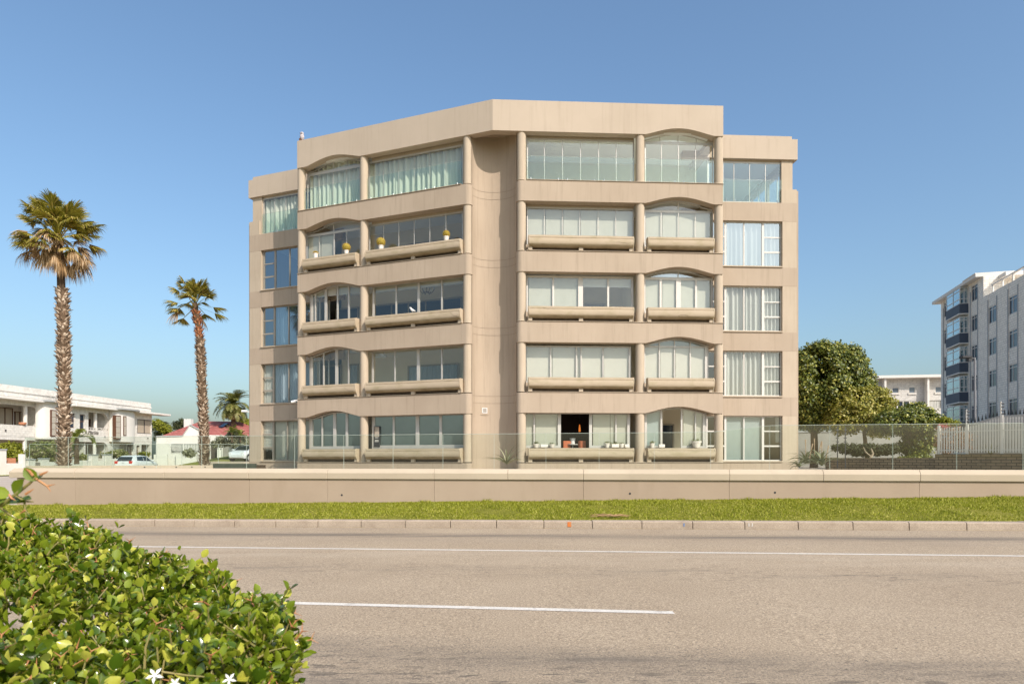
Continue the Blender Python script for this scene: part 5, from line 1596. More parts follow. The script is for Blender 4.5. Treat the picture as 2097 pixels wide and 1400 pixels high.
wall_with_openings(HF, mb, uS, uE, .2, Zs - .002, ops_dn, -.02, -.32)
HF.box(mb, uS, uE, .2, Zs - .01, -3.0, -3.2); HF.box(mb, uS, uE, Zs - .2, Zs - .004, -.3, -3.0)
HF.box(mb, uS, uE, Zs, Zc, -1.9, -2.1)
for u in (uS, rec[0][1], rec[1][0] - .2, rec[1][1], HF.U(114) - .2, HF.U(141), uE - .32): HF.box(mb, u, u + .2, .25, Zc - .003, -.301, -2.95)
HF.box(mb, uE - .3, uE - .004, .2, Zc - .003, -.3, -9)
mb.build('wall', M['white_brick'], house)
# rounded corner brackets of the balcony openings
mb = MB()
for (u1, z1, s) in ((rec[0][1], 6.25, -1), (rec[1][1], 6.25, -1), (HF.U(84), 3.2, -1), (HF.U(222), 3.25, -1), (HF.U(140), 3.15, -1), (HF.U(115), 3.15, 1)):
    n_ = 8
    us = lin(u1 - .9 if s < 0 else u1, u1 if s < 0 else u1 + .9, n_)
    zf = (lambda u, u1=u1, z1=z1, s=s: z1 - .9 + math.sqrt(max(0, .81 - max(0, (.9 - abs(u1 - u))) ** 2)))
    HF.solid(mb, us, zf, z1 + .002, -.004, -.296)
mb.build('arch_bracket', M['white_paint'], house)
for u in (HF.U(55), HF.U(198), HF.U(191) if False else HF.U(55) - 5.4):
    MB().lathe(HF.P(u, -.16, 0), [(.17, Zl - .1), (.17, 6.28)], 16).build('column', M['white_paint'], house, smooth=40)
for u in (HF.U(54), HF.U(196.5)):
    MB().lathe(HF.P(u, -.16, 0), [(.17, .25), (.17, 3.3)], 16).build('column', M['white_paint'], house, smooth=40)
# canopies, parapet
mb = MB()
for a, b in ((uS, HF.U(97)), (HF.U(139), HF.U(233)), (HF.U(263), HF.U(335))): HF.box(mb, a, b, Zc, Zc + .2, .9, -.4)
mb.build('canopy', M['white_paint'], house, bevel=.02)
mb = MB()
uP = HF.U(309, -.6)
HF.box(mb, uS, uP, Zc + .2, 8.0, -.6, -.9); HF.box(mb, uS, uP + .03, 7.42, 7.56, -.52, -.6); HF.box(mb, uS, uP + .01, 7.05, 7.10, -.57, -.6)
HF.box(mb, uP - .3, uP - .003, Zc + .2, 7.996, -.9, -10); HF.box(mb, uS, uP, Zc + .19, Zc + .24, -.4, -10)
HF.box(mb, uP, uP + .16, Zc + .2, 7.0, -.62, -1.2)
mb.build('parapet', M['white_brick'], house)
# two rounded stair towers with tall brown windows
for c_, pw in ((HF.U(97), ((103, 114, 3.62, 6.05), )), (HF.U(246), ((235, 246, 3.62, 6.1), (252.5, 258.5, 4.0, 6.1)))):
    mb = MB()
    w_ = 1.55 if c_ < 8 else 1.9
    ca = HF.U(98) if c_ < 8 else HF.U(247)
    prof = [(ca + w_ * math.cos(a), .05 + .75 * math.sin(a) ** .7) for a in lin(0, math.pi, 16)]
    pts_ = [HF.P(u, o, 0) for u, o in prof]
    mb.prism([(p_.x, p_.y) for p_ in pts_], Zs - .15, Zc + .1)
    tw_ = mb.build('stair_tower', M['white_paint'], house, smooth=35)
    prof = [(ca + (w_ + .5) * math.cos(a), .05 + 1.25 * math.sin(a) ** .7) for a in lin(0, math.pi, 16)]
    mb = MB(); mb.prism([(HF.P(u, o, 0).x, HF.P(u, o, 0).y) for u, o in prof], Zc + .12, Zc + .28)
    mb.build('cap', M['grey_coping'], tw_)
    for a, b, z0, z1 in pw:
        ua, ub = HF.U(a, .78), HF.U(b, .78)
        o_ = .80
        if a > 250: o_ = .74
        mb = MB()
        HF.box(mb, ua, ub, z0, z1, o_ + .07, o_ - .25)
        wn_ = mb.build('window', M['brown_wood'], house)
        n_ = 4 if b - a > 8 else 2
        mb = MB()
        for i in range(n_):
            h = (z1 - z0 - .16) / n_
            HF.box(mb, ua + .09, ub - .09, z0 + .09 + i * h, z0 + .06 + (i + 1) * h, o_ + .078, o_ + .071)
        mb.build('pane', surf('frosted_pane', (.42, .37, .30), (.48, .43, .35), 5, .3, .4), wn_)
def hwin(a, b, z0, z1, cells, o=-.12, m_='brown_wood', g='dark_glass', split=None, depth=.1):
    ua, ub = HF.U(a, o), HF.U(b, o)
    mb = MB()
    n_ = cells
    ww = .07
    for i in range(n_ + 1):
        u = ua + (ub - ua - ww) * i / n_
        HF.box(mb, u, u + ww, z0, z1, o, o - depth)
    zs = [z0, z1 - ww] + ([z0 + (z1 - z0) * split] if split else [])
    for i in range(n_):
        u = ua + (ub - ua - ww) * i / n_
        for z in zs: HF.box(mb, u + ww, ua + (ub - ua - ww) * (i + 1) / n_, z, z + ww, o - .004, o - depth)
    w_ = mb.build('window', M[m_], house)
    mb = MB(); HF.box(mb, ua + .02, ub - .02, z0 + .02, z1 - .02, o - .05, o - .07)
    mb.build('pane', M[g], w_)
M['curtain_pane'] = surf('curtained_pane', (.38, .32, .24), (.46, .40, .31), 8, .2, .5, stretch=(6, 6, .3))
hwin(-6, 27, 4.45, 6.1, 2, -1.75, 'brown_wood', 'curtain_pane'); hwin(31, 51, 4.0, 5.85, 2, -1.8, 'brown_wood', 'curtain_pane')
hwin(143, 154, 4.55, 5.95, 1, split=.5); hwin(163.5, 174, 4.5, 5.95, 1, split=.5)
hwin(182, 186, 4.0, 5.7, 1, -1.8, 'brown_wood', 'brown_wood')
hwin(265, 276, 4.5, 6.05, 1, split=.45); hwin(281, 310.3, 4.4, 6.0, 2, -.08, 'charcoal', 'curtain_pane')
hwin(-8, 26, .5, 2.6, 1, -2.9); hwin(35, 44, .3, 2.6, 1, -2.9, 'charcoal')
hwin(262, 272, .3, 2.95, 2, -.15, 'brown_wood', 'curtain_pane', .65); hwin(280.5, 286.5, 1.0, 3.0, 1, -.15, 'brown_wood', 'curtain_pane', .6)
hwin(172, 178, .3, 2.6, 1, -2.9, 'charcoal'); hwin(185, 190, .3, 2.4, 1, -2.9, 'charcoal'); hwin(299, 305, .3, 2.4, 1, -1.6, 'charcoal', 'grey_coping')
# arched window with white grille
mb = MB()
ga, gb = HF.U(246), HF.U(259.5)
for u in lin(ga, gb, 7): MB.tube(mb, [HF.P(u, -.1, .9), HF.P(u, -.1, 3.1 - .35 * abs(2 * (u - ga) / (gb - ga) - 1) ** 2)], .022, 5)
for z in (1.5, 2.3): mb.tube([HF.P(ga, -.1, z), HF.P(gb, -.1, z)], .02, 5)
g_ = mb.build('window_grille', M['whiteframe'], house)
# balcony railing
mb = MB()
for a, b in ((181, 196), (200, 222)):
    ua, ub = HF.U(a, .02), HF.U(b, .02)
    HF.box(mb, ua, ub, 4.66, 4.72, .03, -.03)
    for u in lin(ua, ub, 3): HF.box(mb, u - .03, u + .03, 4.5, 4.66, .026, -.026)
mb.build('railing', M['whiteframe'], house)
# wall lamps and fittings on the spandrel
for px, z in ((10.5, 4.0), (74, 3.95), (214, 3.85), (269, 3.9), (302, 3.9)):
    u = HF.U(px); MB().lathe(HF.P(u, .06, z), [(.05, -.08), (.06, .0), (.05, .06)], 8).build('light', M['charcoal'], house)
# raised name on the balcony front (first letters stay behind the palm fronds)
def text_mesh(name, s, size, m, fr, u, o, z, parent, shear=.25):
    cu = bpy.data.curves.new(name, 'FONT')
    cu.body = s; cu.size = size; cu.extrude = .02; cu.shear = shear; cu.offset = .0
    tmp = bpy.data.objects.new(name, cu)
    col.objects.link(tmp)
    bpy.context.view_layer.update()
    me = bpy.data.meshes.new_from_object(tmp.evaluated_get(bpy.context.evaluated_depsgraph_get()))
    bpy.data.objects.remove(tmp)
    p_ = fr.P(u, o, z)
    me.transform(Matrix(((fr.u.x, 0, fr.n.x, p_.x), (fr.u.y, 0, fr.n.y, p_.y), (0, 1, 0, p_.z), (0, 0, 0, 1))))
    me.materials.clear()
    return link(name, me, m, parent)
M['sign_grey'] = surf('grey_sign_letters', (.20, .18, .16), rough=.6)
text_mesh('lettering', 'Marina', .56, M['sign_grey'], HF, HF.U(179.3), .035, hz(179, 888), house)
text_mesh('lettering', 'e', .56, M['sign_grey'], HF, HF.U(173.2), .035, hz(174, 887), house)

# aerial on the house roof
t = thing('tv_aerial', 'small roof aerial above the first canopy of the white house', 'aerial', HF.P(HF.U(103, -.5), -.5, Zc + .2))
mb = MB(); p_ = t.location
mb.tube([p_, p_ + Vector((0, 0, .75))], .02, 5); mb.tube([p_ + HF.u * -.6 + Vector((0, 0, .62)), p_ + HF.u * .5 + Vector((0, 0, .62))], .015, 5)
for k in range(5): mb.tube([p_ + HF.u * (-.5 + .22 * k) + Vector((0, 0, .42)), p_ + HF.u * (-.5 + .22 * k) + Vector((0, 0, .82))], .012, 4)
mb.build('mast', M['alu'], t)
# pot on the balcony
t = thing('flower_pot', 'orange clay bowl on the white house balcony wall', 'flower pot', HF.P(HF.U(46, -.1), -.1, Zl + .004))
MB().lathe(t.location, [(.12, 0), (.3, .12), (.3, .26), (.26, .28)], 14).build('pot', M['terracotta'], t, smooth=40)

# garden wall along the street with capped piers
GF = Frame(at(-40, 0, 49.0), at(240, 0, 63.0))
gw = thing('garden_wall', 'low white street wall with grey capped piers before the white house', 'wall', GF.P(6, 0, .3))
def seg(a, b, z0, z1, o0=.0, o1=-.25, m_='white_paint', name='wall'):
    mb = MB(); GF.box(mb, GF.U(a), GF.U(b), z0, z1, o0, o1); return mb.build(name, M[m_], gw, bevel=.015)
seg(-40, 12, .2, 2.18, .06, -.32, name='pier'); seg(-40, 13, 2.181, 2.30, .10, -.36, 'grey_coping', 'cap')
seg(12.2, 44, .2, 1.22); seg(44.2, 51.5, .2, 1.92, .05, -.3, name='pier')
seg(51.7, 71, .2, 1.22)
for a, b, h in ((56, 71.5, 1.45), (85, 100, 1.52), (141, 152, 1.60), (187, 200, 1.85), (215, 228, 1.88)):
    seg(a, b, .2, h, .05, -.3, name='pier'); seg(a - .8, b + .8, h + .001, h + .1, .09, -.34, 'grey_coping', 'cap')
seg(100.2, 124, .2, 1.3); seg(124.2, 140.8, .2, 1.25); seg(152.2, 186.8, .2, 1.42); seg(200.2, 214.8, .2, 1.4); seg(228.2, 250, .2, 1.55)
mb = MB(); GF.box(mb, GF.U(71.4), GF.U(84.8), .2, 1.28, -.1, -.2)
mb.build('gate', surf('grey_timber_gate', (.16, .15, .13), (.24, .22, .19), 4, .8, .2, stretch=(.3, .3, 8)), gw)
t = thing('planter_box', 'terracotta trough holding the lime shrub on the white wall', 'planter', GF.P(GF.U(36), -.6, 1.2))
mb = MB(); GF.box(mb, GF.U(30), GF.U(43.4), .9, 1.62, -.45, -.9); mb.build('box', M['terracotta'], t)

# ------------------------------------------------------------------ red-roofed house and its white street walls
YH = 80.0
rh = thing('red_roof_house', 'single storey white house with a red tiled hip roof', 'house', at(430, 925, YH + 4))
def rp(px, py, Y): return tuple(at(px, py, Y))
M['red_tile'] = brick_mat('red_roof_tile', (.36, .105, .085), (.46, .17, .14), (.20, .06, .05), .3, .22, .02, .8, .5)
mb = MB()
A, B_, C_, D_ = rp(328, 893, YH), rp(560, 893, YH), (at(560, 0, YH + 14).x, YH + 14, at(0, 893, YH).z), (at(328, 0, YH).x, YH + 14, at(0, 893, YH).z)
zr = at(0, 861, YH + 5).z
R1, R2 = (at(404, 0, YH + 5).x, YH + 6, zr), (at(484, 0, YH + 5).x, YH + 6, zr - .05)
mb.add([A, B_, C_, D_, R1, R2], [(0, 1, 5, 4), (1, 2, 5), (2, 3, 4, 5), (3, 0, 4), (3, 2, 1, 0)])
roof_ = mb.build('roof', M['red_tile'], rh)
mb = MB(); c = at(387, 0, YH + 8); mb.box((c.x - .45, YH + 7.5, zr - 1.2), (c.x + .45, YH + 8.3, zr + .35))
mb.build('chimney', M['white_paint'], roof_, bevel=.03)
def on_slope(px, t):                                     # a point on the front slope
    e = at(px, 893, YH); q = Vector((e.x, YH + 6, zr)); return e * (1 - t) + Vector((e.x, YH + 6, zr)) * t
q = [on_slope(424, .55), on_slope(433, .55), on_slope(433, .8), on_slope(424, .8)]
nrm_ = (q[1] - q[0]).cross(q[3] - q[0]).normalized()
MB().add([p_ + nrm_ * .02 for p_ in q] + [p_ + nrm_ * .12 for p_ in q], [(0, 1, 2, 3), (7, 6, 5, 4), (0, 4, 5, 1), (1, 5, 6, 2), (2, 6, 7, 3), (3, 7, 4, 0)]).build('skylight', M['dark_glass'], roof_)
mb = MB(); mb.box((at(332, 0, YH).x, YH + .5, 1.2), (at(555, 0, YH).x, YH + 13, at(0, 893, YH).z - .01)); mb.build('wall', M['white_paint'], rh)
# white boundary / garage walls in front of it
YG = 70.0
GW = Frame(at(305, 0, YG - 2), at(520, 0, YG))
sw = thing('street_wall', 'white plastered wall with a gabled top and iron gates before the red roof', 'wall', GW.P(6, 0, 1))
mb = MB()
us = [GW.U(p_) for p_ in (311, 365, 366, 381, 416, 417, 450, 470)]
zt = dict(zip(us, [hz_ for hz_ in (GW.Z(311, 893), GW.Z(365, 892), GW.Z(366, 891.5), GW.Z(382, 869), GW.Z(416, 888), GW.Z(417, 889), GW.Z(450, 890), GW.Z(475, 892))]))
def zgw(u):
    k_ = sorted(zt)
    for a, b in zip(k_[:-1], k_[1:]):
        if a <= u <= b + 1e-6: return zt[a] + (zt[b] - zt[a]) * (u - a) / (b - a)
    return zt[k_[0]] if u < k_[0] else zt[k_[-1]]
GW.solid(mb, us, lambda u: .8 if u < us[5] - .01 else GW.Z(430, 912), zgw, -1.5, -1.8)
mb.build('wall', M['white_paint'], sw)
mb = MB()
GW.solid(mb, [GW.U(p_) for p_ in (310.5, 365, 366, 381.5, 416.5)], lambda u: zgw(u) + .002, lambda u: zgw(u) + .10, -1.4, -1.9)
mb.build('cap', M['grey_coping'], sw)
# lower yard wall with planter piers, curved gate wall
mb = MB()
GW.solid(mb, [GW.U(p_) for p_ in (318, 340, 352, 357, 363, 372)], .6, lambda u: GW.Z(330, 905) if u < GW.U(341) else GW.Z(363, 926) + max(0, (GW.U(357) - u) / (GW.U(357) - GW.U(341))) * (GW.Z(345, 908) - GW.Z(363, 926)), -.2, -.4)
GW.box(mb, GW.U(318), GW.U(346), .6, GW.Z(330, 930), .5, .3); GW.box(mb, GW.U(361), GW.U(403), .6, GW.Z(380, 928), .2, -.05)
GW.box(mb, GW.U(393), GW.U(404), .6, GW.Z(398, 925), .3, -.1); GW.box(mb, GW.U(409), GW.U(425), .6, GW.Z(420, 924), .2, -.05)
GW.box(mb, GW.U(423), GW.U(429), .6, GW.Z(425, 899), .1, -.3); GW.box(mb, GW.U(446), GW.U(454), .6, GW.Z(450, 910), .3, -.1)
mb.build('pier', M['white_paint'], sw)
mb = MB(); GW.box(mb, GW.U(429.2), GW.U(445.8), .9, GW.Z(437, 903), -.6, -.7); mb.build('garage_door', surf('dark_garage_door', (.07, .06, .05), (.11, .09, .075), 3, .7, .2), sw)
mb = MB(); GW.box(mb, GW.U(454.2), GW.U(475), .9, GW.Z(465, 908), -.5, -.6); mb.build('garage_door', surf('grey_garage_door', (.26, .24, .21), (.31, .29, .26), 3, .7, .2), sw)
mb = MB()
for a, b in ((351, 373), (377, 406)):
    ua, ub = GW.U(a), GW.U(b)
    for u in lin(ua, ub, 9): mb.tube([GW.P(u, -.1, GW.Z(370, 926)), GW.P(u, -.1, GW.Z(370, 908))], .02, 5)
    for z in (GW.Z(370, 909.5), GW.Z(370, 924)): mb.tube([GW.P(ua, -.1, z), GW.P(ub, -.1, z)], .025, 5)
mb.build('iron_gate', M['charcoal'], sw)

# ------------------------------------------------------------------ cars
def hatchback(name, label, loc, rz):
    t = thing(name, label, 'car', loc, rz, 'white cars on the side street')
    L_, hw = 3.95, .83
    st = [(-1.97, .45, .52, .60, .66), (-1.93, .30, .88, .95, .74), (-1.80, .26, .98, 1.0, .78), (-1.50, .24, .98, 1.36, .82), (-1.2, .23, .97, 1.44, .83), (-.4, .22, .95, 1.47, .83), (.3, .22, .93, 1.42, .83), (.95, .22, .92, .98, .83), (1.35, .23, .88, .89, .82), (1.75, .26, .78, .78, .77), (1.95, .36, .58, .58, .62)]
    V, Fc = [], []
    for x, zb, zbelt, ztop, w in st:
        wt = w * (.76 if ztop - zbelt > .15 else .93)
        V += [(x, -w * .9, zb), (x, -w, zb + .12), (x, -w, zbelt - .06), (x, -w * .965, zbelt), (x, -wt, ztop - .04 * (ztop - zbelt > .1)), (x, -wt * .8, ztop), (x, wt * .8, ztop), (x, wt, ztop - .04 * (ztop - zbelt > .1)), (x, w * .965, zbelt), (x, w, zbelt - .06), (x, w, zb + .12), (x, w * .9, zb)]
    for i in range(len(st) - 1):
        for k in range(12):
            k2 = (k + 1) % 12
            Fc.append((i * 12 + k, i * 12 + k2, (i + 1) * 12 + k2, (i + 1) * 12 + k))
    Fc += [tuple(range(12)), tuple(range(120, 132))[::-1]]
    body = MB().add(V, Fc).build('body', M['car_white'], t, smooth=35, local=True)
    def S(i, k, s): return Vector(V[i * 12 + k])
    for side in (-1, 1):
        ys = lambda x, z: side * (.83 * .965 - (z - .95) / .5 * .165 + .008)
        pts_ = [(-1.30, 1.02), (-1.18, 1.34), (-.38, 1.385), (-.40, 1.0)], [(-.33, 1.0), (-.31, 1.39), (.22, 1.355), (.78, .985)]
        for poly in pts_:
            o_ = MB().add([(x, ys(x, z), z) for x, z in poly] + [(x, ys(x, z) - side * .02, z) for x, z in poly], [(0, 1, 2, 3), (7, 6, 5, 4), (0, 4, 5, 1), (1, 5, 6, 2), (2, 6, 7, 3), (3, 7, 4, 0)]).build('side_window', M['car_glass'], t, local=True)
        for x in (-1.22, 1.22):
            w_ = MB(); w_.tube([(x, side * .62, .30), (x, side * .845, .30)], .30, 22)
            w_ = w_.build('wheel', M['tyre'], t, local=True, smooth=40)
            r_ = MB(); r_.tube([(x, side * .80, .30), (x, side * .852, .30)], .19, 18); r_.build('rim', M['alu'], w_, local=True, smooth=40)
            a_ = MB(); a_.add([(x + .36 * math.cos(q), side * .836, .30 + .36 * math.sin(q)) for q in lin(-.1, math.pi + .1, 12)] + [(x + .36 * math.cos(q), side * .80, .30 + .36 * math.sin(q)) for q in lin(-.1, math.pi + .1, 12)], [tuple(range(13)), tuple(range(13, 26))[::-1]])
            a_.build('wheel_arch', M['charcoal'], body, local=True)
        MB().box((-1.985, side * .60 - .13, .78), (-1.80, side * .60 + .13, 1.0)).build('tail_light', M['red_lens'], t, local=True, bevel=.02)
        MB().box((1.62, side * .58 - .15, .66), (1.90, side * .58 + .12, .78)).build('headlight', M['rubber_white'], t, local=True, bevel=.03)
        MB().box((.62, side * .98 - .08, .98), (.78, side * .92 + .08, 1.1)).build('wing_mirror', M['car_white'], t, local=True, bevel=.02)
    MB().add([(-1.80, -.60, 1.03), (-1.80, .60, 1.03), (-1.53, .54, 1.34), (-1.53, -.54, 1.34), (-1.86, -.60, 1.03), (-1.86, .60, 1.03), (-1.59, .54, 1.35), (-1.59, -.54, 1.35)], [(0, 1, 2, 3), (7, 6, 5, 4), (0, 4, 5, 1), (1, 5, 6, 2), (2, 6, 7, 3), (3, 7, 4, 0)]).build('rear_window', M['car_glass'], t, local=True)
    MB().add([(.98, -.64, 1.01), (.98, .64, 1.01), (.36, .55, 1.41), (.36, -.55, 1.41), (.93, -.64, .98), (.93, .64, .98), (.31, .55, 1.38), (.31, -.55, 1.38)], [(0, 1, 2, 3), (7, 6, 5, 4), (0, 4, 5, 1), (1, 5, 6, 2), (2, 6, 7, 3), (3, 7, 4, 0)]).build('windscreen', M['car_glass'], t, local=True)
    MB().tube([(-1.965, 0, .84), (-1.985, 0, .84)], .05, 14).build('badge', M['steel'], t, local=True)
    MB().box((-1.985, -.25, .52), (-1.96, .25, .62)).build('number_plate', M['rubber_white'], t, local=True)
    return t
c0 = at(281, 0, 57.5)
car1 = hatchback('parked_car', 'white hatchback with red tail lights parked beyond the glass fence', (c0.x, c0.y, ground_z(c0.x, c0.y) + .05), R(88))
car2 = copy_tree(car1)
c1 = at(506, 0, 62)
car2.location = (c1.x, c1.y, at(0, 944, 62).z)
car2.rotation_euler = (0, 0, R(-98))
car2['label'] = 'pale car half hidden behind the corner of the apartment block'
mb = MB(); mb.box((c1.x - 2.5, 59.5, ground_z(c1.x - 2, 62) - .3), (c1.x + 4, 66, at(0, 944.2, 62).z)); tag(mb.build('driveway', M['side_road']), kind='structure')

# ------------------------------------------------------------------ brick flats seen along their shaded side
RA, RB = at(1927, 0, 72.0), at(2097, 0, 54.0)
RFm = Frame(RA, RB)
if RFm.n.x > 0: RFm.n = -RFm.n
flats = thing('brick_flats', 'grey white brick block of flats with blue panelled bay windows', 'apartment building', RFm.P(8, 0, 1))
uN, uMid, uEnd = 0.0, RFm.U(2014), 30.0
WZ = [3.0 + 2.8 * k for k in range(6)]                 # centres of the window rows
cols_px = [(1932.5, 1940.5, 1), (1988.5, 2002, 1), (2024, 2041, 1), (2065, 2084, 1)]
ext = [(uEnd - 8.5, uEnd - 6.7), (uEnd - 5.2, uEnd - 3.4)]
wcols = [(RFm.U(a), RFm.U(b)) for a, b, _ in cols_px]
ops = []
mb = MB()
def flat_wall(u0, u1, ztop, wc):
    u = u0
    for a, b in wc:
        if a > u: RFm.box(mb, u, a, .5, ztop, 0, -.3)
        zz = .5
        for zc in WZ:
            if zc + .75 > ztop: continue
            RFm.box(mb, a, b, zz, zc - .78, -.04, -.3); zz = zc + .72
        RFm.box(mb, a, b, zz, ztop, -.04, -.3)
        u = b
    RFm.box(mb, u, u1, .5, ztop, 0, -.3)
flat_wall(uN, uMid, 18.0, [w_ for w_ in wcols if w_[1] < uMid])
flat_wall(uMid, uEnd, 16.1, [w_ for w_ in wcols if w_[0] > uMid] + ext)
RFm.box(mb, uMid - .3, uMid, 16.0, 18.0, -.3, -14); RFm.box(mb, uN, uEnd, .5, 16.0, -14, -14.3); RFm.box(mb, uN, uN + .3, .5, 18.0, -.3, -14); RFm.box(mb, uMid, uEnd, 15.7, 15.95, -.3, -14)
mb.build('wall', M['grey_brick'], flats)
mb = MB()                                              # fins beside the window strips
for a, b in wcols + ext:
    RFm.box(mb, a - .12, a - .002, .5, 17.2 if b < uMid else 15.6, .045, -.05); RFm.box(mb, b + .002, b + .12, .5, 17.2 if b < uMid else 15.6, .045, -.05)
mb.build('fin', surf('grey_fin', (.34, .34, .34), (.40, .40, .40), 2, .8, .2), flats)
for a, b in wcols + ext:
    for zc in WZ:
        if zc + .8 > (18 if b < uMid else 16.1): continue
        mb = MB()
        ww = .06
        n_ = 2
        for i in range(n_ + 1):
            u = a + (b - a - ww) * (0, .42, 1)[i]
            RFm.box(mb, u, u + ww, zc - .77, zc + .71, -.06, -.12)
        for z in (zc - .77, zc + .40, zc + .65): RFm.box(mb, a + ww, b - ww, z, z + ww, -.065, -.115)
        w_ = mb.build('window', M['whiteframe'], flats)
        mb = MB(); RFm.box(mb, a + .01, b - .01, zc - .76, zc + .70, -.09, -.10); mb.build('pane', M['dark_glass'], w_)
# projecting bays with blue panels
ba, bb = RFm.U(1945, .4), RFm.U(1966, .7)
for k, zc in enumerate(WZ[1:] if False else WZ):
    if k == 0: continue
    mb = MB(); RFm.box(mb, ba, bb, zc - 1.62, zc - .72, .75, .0); pn = mb.build('bay_panel', M['blue_panel'], flats)
    mb = MB(); RFm.box(mb, ba - .05, bb + .05, zc - 1.73, zc - 1.63, .80, .0); mb.build('bay_slab', M['white_paint'], flats)
    mb = MB()
    for u in (ba, ba + (bb - ba) * .5, bb - .08):
        RFm.box(mb, u, u + .08, zc - .72, zc + .85, .73, .66)
    for o in (.0, .32): RFm.box(mb, bb - .08, bb - .002, zc - .72, zc + .85, o + .08, o)
    for z in (zc - .72, zc - .28, zc + .50, zc + .78):
        RFm.box(mb, ba + .08, bb - .08, z, z + .07, .728, .662); RFm.box(mb, bb - .078, bb - .004, z, z + .07, .66, .40); RFm.box(mb, bb - .078, bb - .004, z, z + .07, .32, .08)
    w_ = mb.build('window', M['whiteframe'], flats)
    mb = MB(); RFm.box(mb, ba + .02, bb - .04, zc - .71, zc + .84, .70, .69); RFm.box(mb, bb - .05, bb - .04, zc - .71, zc + .84, .68, .01)
    mb.build('pane', M['glass_blue'], w_)
# roofs
mb = MB(); RFm.box(mb, -1.0, RFm.U(2012), 18.0, 18.28, .55, -6); RFm.box(mb, RFm.U(2012) - 3.0, RFm.U(2012) + .0, 18.281, 18.35, .6, -8)
mb.build('roof', M['white_paint'], flats)
mb = MB(); RFm.box(mb, RFm.U(1966, -2.4), RFm.U(2015, -2.4), 18.285, 19.3, -2.4, -14); mb.build('penthouse', M['white_paint'], flats)
mb = MB(); RFm.box(mb, uMid, uMid + 1.4, 17.6, 17.95, -1.2, -14); mb.build('balcony_canopy', M['white_paint'], flats)
mb = MB()
for u in lin(uMid + 1.5, uEnd, 9): RFm.box(mb, u, u + .12, 16.101, 16.75, -.12, -.24)
RFm.box(mb, uMid + 1.4, uEnd, 16.751, 16.85, -.10, -.26)
mb.build('railing', M['white_paint'], flats)

# ------------------------------------------------------------------ flat-roofed building in the middle distance
MF = Frame(at(1760, 0, 96), at(1945, 0, 94))
mbld = thing('flat_roofed_house', 'pale brick two storey building with a thin white flat roof', 'house', MF.P(6, 0, 2))
mb = MB()
u0, u1 = MF.U(1760), MF.U(1960)
zt_ = MF.Z(1850, 775)
low = MF.Z(1850, 836)
wops = [(MF.U(a), MF.U(b), MF.Z(a, c), MF.Z(a, d)) for a, b, c, d in ((1827, 1841, 804, 793), (1861, 1875, 804, 792), (1915, 1932, 803, 791))]
wall_with_openings(MF, mb, u0, u1, MF.Z(1850, 820), zt_, wops, 0, -.3)
wall_with_openings(MF, mb, u0, u1, 1, MF.Z(1850, 820) - .003, [(MF.U(1819), MF.U(1893), MF.Z(1850, 838), MF.Z(1850, 820) - .01), (MF.U(1898), MF.U(1927), MF.Z(1850, 836), MF.Z(1850, 820) - .01)], 0, -.3)
mb.build('wall', M['mid_brick'], mbld)
mb = MB(); MF.solid(mb, [u0 - .5, u1], zt_, zt_ + .35, 1.3, -9.5); mb.build('roof', M['white_paint'], mbld)
for a in (1806, 1893):
    mb = MB(); MF.box(mb, MF.U(a), MF.U(a + 4), 1, zt_ - .003, 1.0, .0); mb.build('pilaster', M['white_paint'], mbld)
for a, b, z0, z1 in wops:
    mb = MB()
    for u in (a, b - .08): MF.box(mb, u, u + .08, z0, z1, -.05, -.15)
    MF.box(mb, a + .08, b - .08, z1 - .08, z1, -.052, -.148); MF.box(mb, a - .1, b + .1, z0 - .25, z0 - .002, .12, -.1)
    w_ = mb.build('window', M['whiteframe'], mbld)
    mb = MB(); MF.box(mb, a + .01, b - .01, z0, z1 - .01, -.12, -.14); mb.build('pane', surf('blue_grey_pane', (.12, .15, .18), rough=.15, spec=.6), w_)
mb = MB()
zA, zB = MF.Z(1850, 838), MF.Z(1850, 820) - .02
for px in (1820, 1823, 1838, 1850, 1863, 1866, 1878, 1892): MF.box(mb, MF.U(px) - .07, MF.U(px) + .07, zA, zB, -.05, -.15)
MF.box(mb, MF.U(1820), MF.U(1892), zB - .1, zB, -.055, -.145)
w_ = mb.build('window', M['whiteframe'], mbld)
mb = MB(); MF.box(mb, MF.U(1820), MF.U(1862), zA, zB, -.16, -.18); mb.build('pane', M['dark_glass'], w_)
mb = MB(); MF.box(mb, MF.U(1864), MF.U(1892), zA, zB, -.16, -.18); mb.build('pane', surf('green_grey_pane', (.40, .44, .40), (.5, .52, .46), 1, .2, .5), w_)
mb = MB(); MF.box(mb, MF.U(1898), MF.U(1927), MF.Z(1850, 836), zB, -.12, -.16)
mb.build('window', surf('striped_curtain_pane', (.22, .22, .2), (.6, .58, .52), 7, .3, .4, stretch=(3, 3, .1)), mbld)

